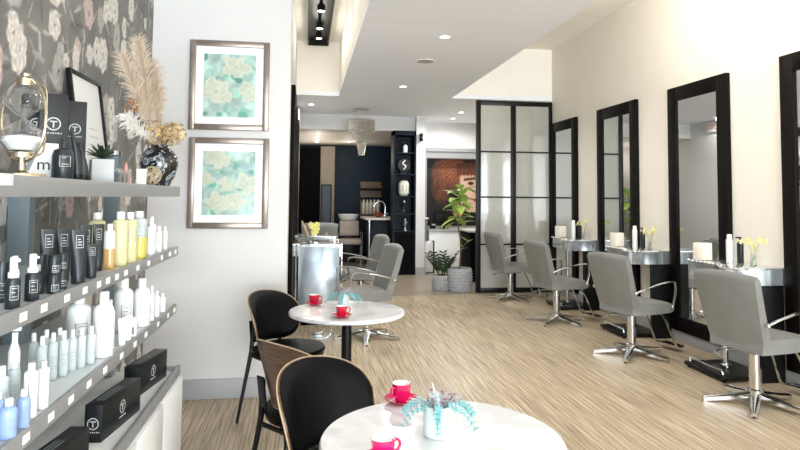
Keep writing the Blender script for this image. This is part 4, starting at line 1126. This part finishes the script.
t = thing('ribbed_lantern', TOW[2][1], 'lantern', (1.79, 11.36, 1.44)); b = MB(); b.lathe([(0, 0), (.06, 0), (.075, .01), (.10, .06), (.105, .14), (.10, .22), (.075, .27), (.05, .28), (0, .28)], seg=16); b.build('shade', mat('lantern_paper', 'dcdad2', .6), t)
b = MB()
for k in range(10):
    a = 2*PI*k/10; b.tube([(.077*math.cos(a), .077*math.sin(a), .01), (.107*math.cos(a), .107*math.sin(a), .14), (.077*math.cos(a), .077*math.sin(a), .27)], .004, 5, sub=4)
b.build('ribs', BLACKM, t)
t = thing('dark_bottle', TOW[3][1], 'bottle', (1.80, 11.36, 1.12)); b = MB(); b.lathe([(0, 0), (.045, 0), (.05, .01), (.045, .12), (.018, .17), (.018, .2), (0, .2)]); b.build('body', GLASS, t)
b = MB(); b.cyl((0, 0, .2), .02, .035, 12); b.build('cap', STEEL, t)
t = thing('glass_ornament', TOW[4][1], 'ornament', (1.82, 11.36, .80)); b = MB(); b.lathe([(0, 0), (.04, 0), (.015, .03), (.012, .06), (.045, .1), (.05, .15), (.03, .18), (0, .19)]); b.build('body', STEEL, t)
b = MB(); b.lathe([(0, .19), (.012, .19), (.015, .21), (0, .225)]); b.build('finial', CERW, t)
# wall sconce
t = thing('wall_spotlight', 'small black twin spotlight at the top of the white pier', 'wall light', (2.085, 11.25, 2.52))
b = MB(); b.box((0, -.01, 0), (.05, .02, .10), .004); b.build('back_plate', BLACKM, t)
b = MB(); b.cyl((0, -.05, .01), .035, .06, 16, .004); b.cyl((0, -.05, -.075), .035, .06, 16, .004); b.build('lamp_heads', BLACKM, t)
# reception: poster, desk, monitor
t = thing('portrait_poster', 'large poster of a red-haired person with a heavy fringe in the grey niche', 'poster', (3.0, 12.53, .85))
painted_sheet('print', PRINTM, poster_fn, (-.56, -.012, 0), (1.12, 0, 0), (0, 0, 1.36), 90, 110, t)
b = MB(); b.bb(-.57, .57, -.010, .012, -.01, 1.37); b.build('board', BLACKM, t)
t = thing('reception_desk', 'white reception desk below the red-haired poster', 'desk', (2.85, 11.95, 0))
b = MB(); b.bb(-.46, .40, -.02, .02, 0, .76, .003); b.build('front_panel', WHITEL, t)
b = MB(); b.bb(-.48, .44, -.06, .45, .76, .80, .004); b.build('worktop', mat('desk_grey_edge', 'a7a8a8', .4), t)
b = MB(); b.bb(-.46, -.42, .02, .42, 0, .76); b.bb(.36, .40, .02, .42, 0, .76); b.build('side_panels', WHITEL, t)
t = thing('computer_monitor', 'black computer monitor seen from behind on the reception desk', 'monitor', (2.72, 12.1, .80), 8)
b = MB(); b.bb(-.17, .17, -.02, .02, .06, .30, .008); b.build('screen', BLACKM, t)
b = MB(); b.cyl((0, 0, .01), .02, .08, 12); b.cyl((0, 0, 0), .09, .012, 20, .003); b.build('stand', BLACKM, t)
t = thing('card_terminal', 'small dark device on the left end of the reception desk', 'device', (2.46, 11.95, .80), 10)
b = MB(); b.box((0, 0, .06), (.10, .09, .11), .008, Matrix.Rotation(R(-12), 4, 'X')); b.build('body', BLACKM, t)
b = MB(); b.box((0, -.052, .085), (.07, .004, .03), .001, Matrix.Rotation(R(-12), 4, 'X')); b.build('screen', STEEL, t)
t = thing('dark_credenza', 'dark sideboard with a pale top between the fiddle-leaf plant and the partition', 'sideboard', (2.98, 10.6, 0))
b = MB(); b.bb(-.22, .24, -.35, .35, 0, .83, .004); b.build('body', DARK, t)
b = MB(); b.bb(-.25, .27, -.38, .38, .83, .86, .003); b.build('top', mat('pale_grey_top', 'b9b9b6', .4), t)
t = thing('tall_white_bin', 'tall narrow white bin leaning by the reception pier', 'bin', (2.30, 11.55, 0))
b = MB(); b.prism([(-.075, -.075), (.075, -.075), (.085, .075), (-.085, .075)], .02, .58, bev=.008); b.build('body', mat('bin_grey_white', 'd2d4d4', .35), t)
b = MB(); b.bb(.085, .10, -.08, .08, 0, .60, .004); b.build('side_rail', BLACKM, t)
b = MB(); b.lathe([(0, .58), (.07, .58), (.072, .585), (.06, .60), (0, .602)]); b.build('lid', STEEL, t)
t = thing('wire_side_stand', 'slim white stand with bottles left of the reception desk', 'stand', (2.24, 11.95, 0))
b = MB(); b.bb(-.03, .125, -.09, .09, 1.0, 1.02, .002); b.build('top', WHITEL, t)
b = MB(); b.tube([(.0, 0, 0), (.0, 0, 1.0)], .012, 8); b.tube([(.10, 0, 0), (.10, 0, 1.0)], .012, 8); b.build('posts', STEEL, t)

# plants
def woven_pot(t, r, h):
    b = MB(); seg = 48
    b.lathe([(0, 0), (r*.86, 0), (r*.92, .01), (r, h*.4), (r*1.02, h*.6), (r*.97, h-.01), (r*.95, h), (r*.88, h), (r*.88, h-.03), (0, h-.035)], seg=seg); b.build('pot', BASKET, t)
    b = MB()
    for k in range(1, 8):
        z = h*k/8; rr_ = r*(.93+.1*math.sin(PI*z/h))
        b.tube([((rr_+.008*(1 if (j+k) % 2 else -.4))*math.cos(2*PI*j/28), (rr_+.008*(1 if (j+k) % 2 else -.4))*math.sin(2*PI*j/28), z+.008*math.sin(j*PI)) for j in range(28)], .009, 5, True)
    b.build('weave', BASKET, t)
    b = MB(); b.cyl((0, 0, h-.034), r*.87, .006, 24); b.build('soil', SOIL, t)
t = thing('fiddle_leaf_fig', 'tall plant with bright broad leaves in a white woven pot beside the partition', 'plant', (2.33, 9.28, 0))
woven_pot(t, .19, .35)
b = MB(); b.tube([(0, 0, .32), (.02, 0, .7), (-.02, .02, 1.05), (.0, 0, 1.3), (.02, 0, 1.55)], [.014, .012, .011, .009, .006], 8, sub=4); b.tube([(-.01, 0, 1.12), (-.1, .02, 1.22)], .006, 6)
b.tube([(.01, 0, .6), (.16, .0, .80)], .004, 5); b.build('trunk', STEMB, t)
q = random.Random(12); b = MB()
for k in range(30):
    a = k*2.4; e = q.uniform(-.2, .8); z = 1.02+.56*(k/30); o_ = .02
    b.leaf((o_*math.cos(a)-.03*(1-k/20), o_*math.sin(a), z), (math.cos(a)*math.cos(e), math.sin(a)*math.cos(e), math.sin(e)), (0, 0, 1), q.uniform(.2, .3), q.uniform(.12, .17), q.uniform(.1, .45), fold=.2)
for k in range(4): b.leaf((.02+.035*k, 0, .62+.045*k), (.5-(k % 2), .3*(k-2), .5), (0, 0, 1), .14, .05, .3)
b.build('leaves', GREEN, t)
t = thing('zz_plant', 'low dark glossy plant in a smaller white woven pot, left of the tall plant', 'plant', (2.07, 9.36, 0))
woven_pot(t, .135, .235)
q = random.Random(2); bs = MB(); bl = MB()
for k in range(11):
    a = k*2*PI/11+q.uniform(-.2, .2); L = q.uniform(.3, .46); d = Vector((math.cos(a), math.sin(a), 0)); p = d*.03+Vector((0, 0, .2)); v = (d*.35+Vector((0, 0, 1))).normalized(); P = [p.copy()]
    for j in range(7):
        v = (v+d*.07).normalized(); p = p+v*L/7; P.append(p.copy())
        s_ = v.cross(Vector((0, 0, 1))).normalized() if v.cross(Vector((0, 0, 1))).length > .01 else Vector((1, 0, 0))
        if j > 0:
            for sg in (1, -1): bl.leaf(p, s_*sg+v*.7, v.cross(s_)*sg, .085, .036, .15)
    bs.tube(P, .006, 5)
bs.build('stems', GREEND, t); bl.build('leaves', GREEND, t)

# rear room: shampoo unit, counter, tap, shelf of bottles, framed panel
t = thing('shampoo_unit', 'backwash shampoo chair with white basin in the dark rear room', 'shampoo chair', (.93, 13.4, 0))
b = MB(); b.lathe([(0, .86), (.10, .86), (.20, .93), (.235, 1.03), (.225, 1.03), (.18, .945), (0, .90)], (0, .25, 0), 32, sy=1.15); b.build('basin', CERW, t)
b = MB(); b.bb(-.21, .21, -.02, .05, .60, .90, .03); b.bb(-.21, .21, -.05, .06, .58, .72, .02); b.build('backrest', mat('pinkish_taupe_leather', 'a89b90', .4), t)
b = MB(); b.bb(-.23, .23, -.46, .0, .42, .53, .03); b.build('seat', bpy.data.materials['pinkish_taupe_leather'], t)
for s in (1, -1):
    b = MB(); b.tube([(.25*s, -.42, 0), (.25*s, -.42, .66), (.25*s, -.02, .68), (.25*s, .0, .0)], .012, 8, sub=0); b.build('arm_frame', CHROME, t)
b = MB(); b.bb(-.15, .15, .1, .4, 0, .87, .01); b.build('pedestal', BLACKM, t)
t = thing('wash_counter', 'navy counter with a pale top in the rear room beside the tower', 'counter', (1.5, 12.45, 0))
b = MB(); b.bb(-.24, .28, -.45, .6, 0, .97, .004); b.build('body', NAVY, t)
b = MB(); b.bb(-.36, .30, -.55, .65, .97, 1.01, .004); b.build('worktop', mat('pale_stone_top', 'cfc9c2', .3), t)
b = MB(); b.tube([(-.28, -.5, 0), (-.28, -.5, .97)], .02, 10); b.build('leg', CHROME, t)
t = thing('gooseneck_tap', 'chrome gooseneck tap on the rear room counter', 'tap', (1.6, 12.6, 1.011))
b = MB(); b.cyl((0, 0, 0), .03, .03, 16); b.tube([(0, 0, .02), (0, 0, .22), (-.04, 0, .30), (-.12, 0, .32), (-.2, 0, .26), (-.22, 0, .20)], .015, 10, sub=4); b.build('spout', CHROME, t)
b = MB(); b.tube([(.02, 0, .04), (.07, 0, .08)], .008, 8); b.build('handle', CHROME, t)
t = thing('red_fruit_bowl', 'small red bowl beside the tap on the rear counter', 'bowl', (1.44, 12.35, 1.011))
b = MB(); b.lathe([(0, 0), (.05, 0), (.09, .05), (.10, .075), (.09, .075), (.05, .012), (0, .01)]); b.build('dish', mat('brick_red', '8a3a30', .4), t)
b = MB()
for k in range(5): b.ball((.04*math.cos(k*1.26), .04*math.sin(k*1.26), .07), .028, 2)
b.build('contents', mat('brick_red_dark', '7a2a28', .5), t)
for k, (z, lb) in enumerate(((1.62, 'upper wooden niche shelf on the navy rear wall'), (1.40, 'middle wooden niche shelf on the navy rear wall'), (.98, 'lower wooden niche shelf carrying pale bottles on the navy rear wall'))):
    t = thing('niche_shelf', lb, 'shelf', (1.53, 14.8, z), 0, 'wooden shelves on the navy rear wall')
    b = MB(); b.bb(-.24, .26, -.12, .1, 0, .05 if k < 2 else .03, .003); b.build('board', mat('oak_shelf', '6b5a49', .5) if 'oak_shelf' not in bpy.data.materials else bpy.data.materials['oak_shelf'], t)
    b = MB(); b.bb(-.24, .26, .085, .1, .05, .16 if k != 2 else .34, .0); b.build('back_panel', bpy.data.materials['oak_shelf'], t)
nm5 = ['leftmost', 'second from the left', 'middle', 'fourth from the left', 'rightmost']
for k in range(5):
    bottle('bottle', 1.36+.085*k, 14.74, 1.011, .34, .078, 'pale bottle with pointed cap on the rear niche shelf, %s of five' % nm5[k], 'pale bottles on the rear niche shelf', body=mat('cream_plastic', 'd8d4c0', .4) if 'cream_plastic' not in bpy.data.materials else bpy.data.materials['cream_plastic'], cap=CARD, lab=False)
t = thing('framed_picture', 'narrow blue-grey framed panel against the beige rear pier', 'picture', (.47, 14.72, .25), 0)
b = MB(); 
for (x, z, dx, dz) in ((-.11, .72, .03, 1.45), (.11, .72, .03, 1.45), (0, .015, .22, .03), (0, 1.435, .22, .03)): b.box((x, -.02, z), (dx, .035, dz), .003)
b.build('frame', BLACKM, t)
b = MB(); b.bb(-.10, .10, -.02, -.005, .02, 1.43); b.build('panel', mat('blue_grey_glass', '2c3944', .3, spec=.2), t)
# exit sign on the left wall, seen in the mirrors
t = thing('exit_sign', 'red lettered exit sign high on the left wall, visible in a mirror', 'sign', (XS, 10.65, 2.70))
b = MB(); b.bb(0, .04, -.17, .17, 0, .19, .004); b.build('box', CARD, t)
text('lettering', 'EXIT', .15, mat('sign_red', 'c02a22', .5), t, face_M((.0405, 0, .095), (1, 0, 0)))

# ================================================================== light
w = bpy.data.worlds.new('World'); sc.world = w; w.use_nodes = True
bg = w.node_tree.nodes['Background']; bg.inputs[0].default_value = (.93, .97, 1, 1); bg.inputs[1].default_value = 2.2
def area(name, loc, rot, sx, sy, power, col):
    l = bpy.data.lights.new(name, 'AREA'); l.shape = 'RECTANGLE'; l.size = sx; l.size_y = sy; l.energy = power; l.color = col
    o = bpy.data.objects.new(name, l); COL.objects.link(o); o.location = loc; o.rotation_euler = rot; return o
area('storefront_daylight', (1.3, -5.55, 1.55), (R(90), 0, 0), 4.7, 2.6, 400, (.84, .92, 1))
area('added_ceiling_fill', (1.3, -5.55, .55), (R(128), 0, 0), 4.7, .9, 560, (.90, .95, 1))  # extra light added low outside, tilted up to brighten the ceiling
def pt(x, y, z, p, col=(1, .985, .965), size=.1, kind='SPOT'):  # added fill lamp, a bare light with no fitting
    l = bpy.data.lights.new('added_lamp', kind); l.energy = p; l.color = col; l.shadow_soft_size = size
    if kind == 'SPOT': l.spot_size = R(176); l.spot_blend = .4
    o = bpy.data.objects.new('added_lamp', l); COL.objects.link(o); o.location = (x, y, z)
for y in (-3.5, -1.5, .3, 1.8, 3.2): pt(1.4, y, CZ-.03, 10)  # added lamps along the near ceiling, all outside the view
for y in (-3., -1., 1.): pt(2.75, y, UZ-.05, 46)  # added unseen spots that brighten the right side
for y in (2.4, 3.8, 5.2): pt(2.7, y, UZ-.40, 27, kind='POINT')  # added unseen points hung low so they also light the upper ceiling
pt(3.1, 10.6, CZ-.03, 60)  # added to brighten the space behind the frosted panes

# ================================================================== camera
th, pi_, ro = R(8.578), R(3.2), R(.55)
fw = Vector((math.sin(th)*math.cos(pi_), math.cos(th)*math.cos(pi_), math.sin(pi_)))
r0 = Vector((math.cos(th), -math.sin(th), 0)); u0 = r0.cross(fw)
r2 = r0*math.cos(ro)+u0*math.sin(ro); u2 = r2.cross(fw)
cam = bpy.data.cameras.new('camera'); co = bpy.data.objects.new('camera', cam); COL.objects.link(co)
co.matrix_world = Matrix(((r2.x, u2.x, -fw.x, 0), (r2.y, u2.y, -fw.y, 0), (r2.z, u2.z, -fw.z, 1.42), (0, 0, 0, 1)))
cam.sensor_width = 36; cam.lens = 620/800*36; cam.shift_y = -(225-162.24)/800; cam.clip_start = .02
sc.camera = co
vs = sc.view_settings; vs.view_transform = 'Standard'; vs.look = 'None'; vs.gamma = 1; vs.use_curve_mapping = False
vs.exposure = -.10
sc.cycles.max_bounces = 8; sc.cycles.diffuse_bounces = 5; sc.cycles.sample_clamp_indirect = 6
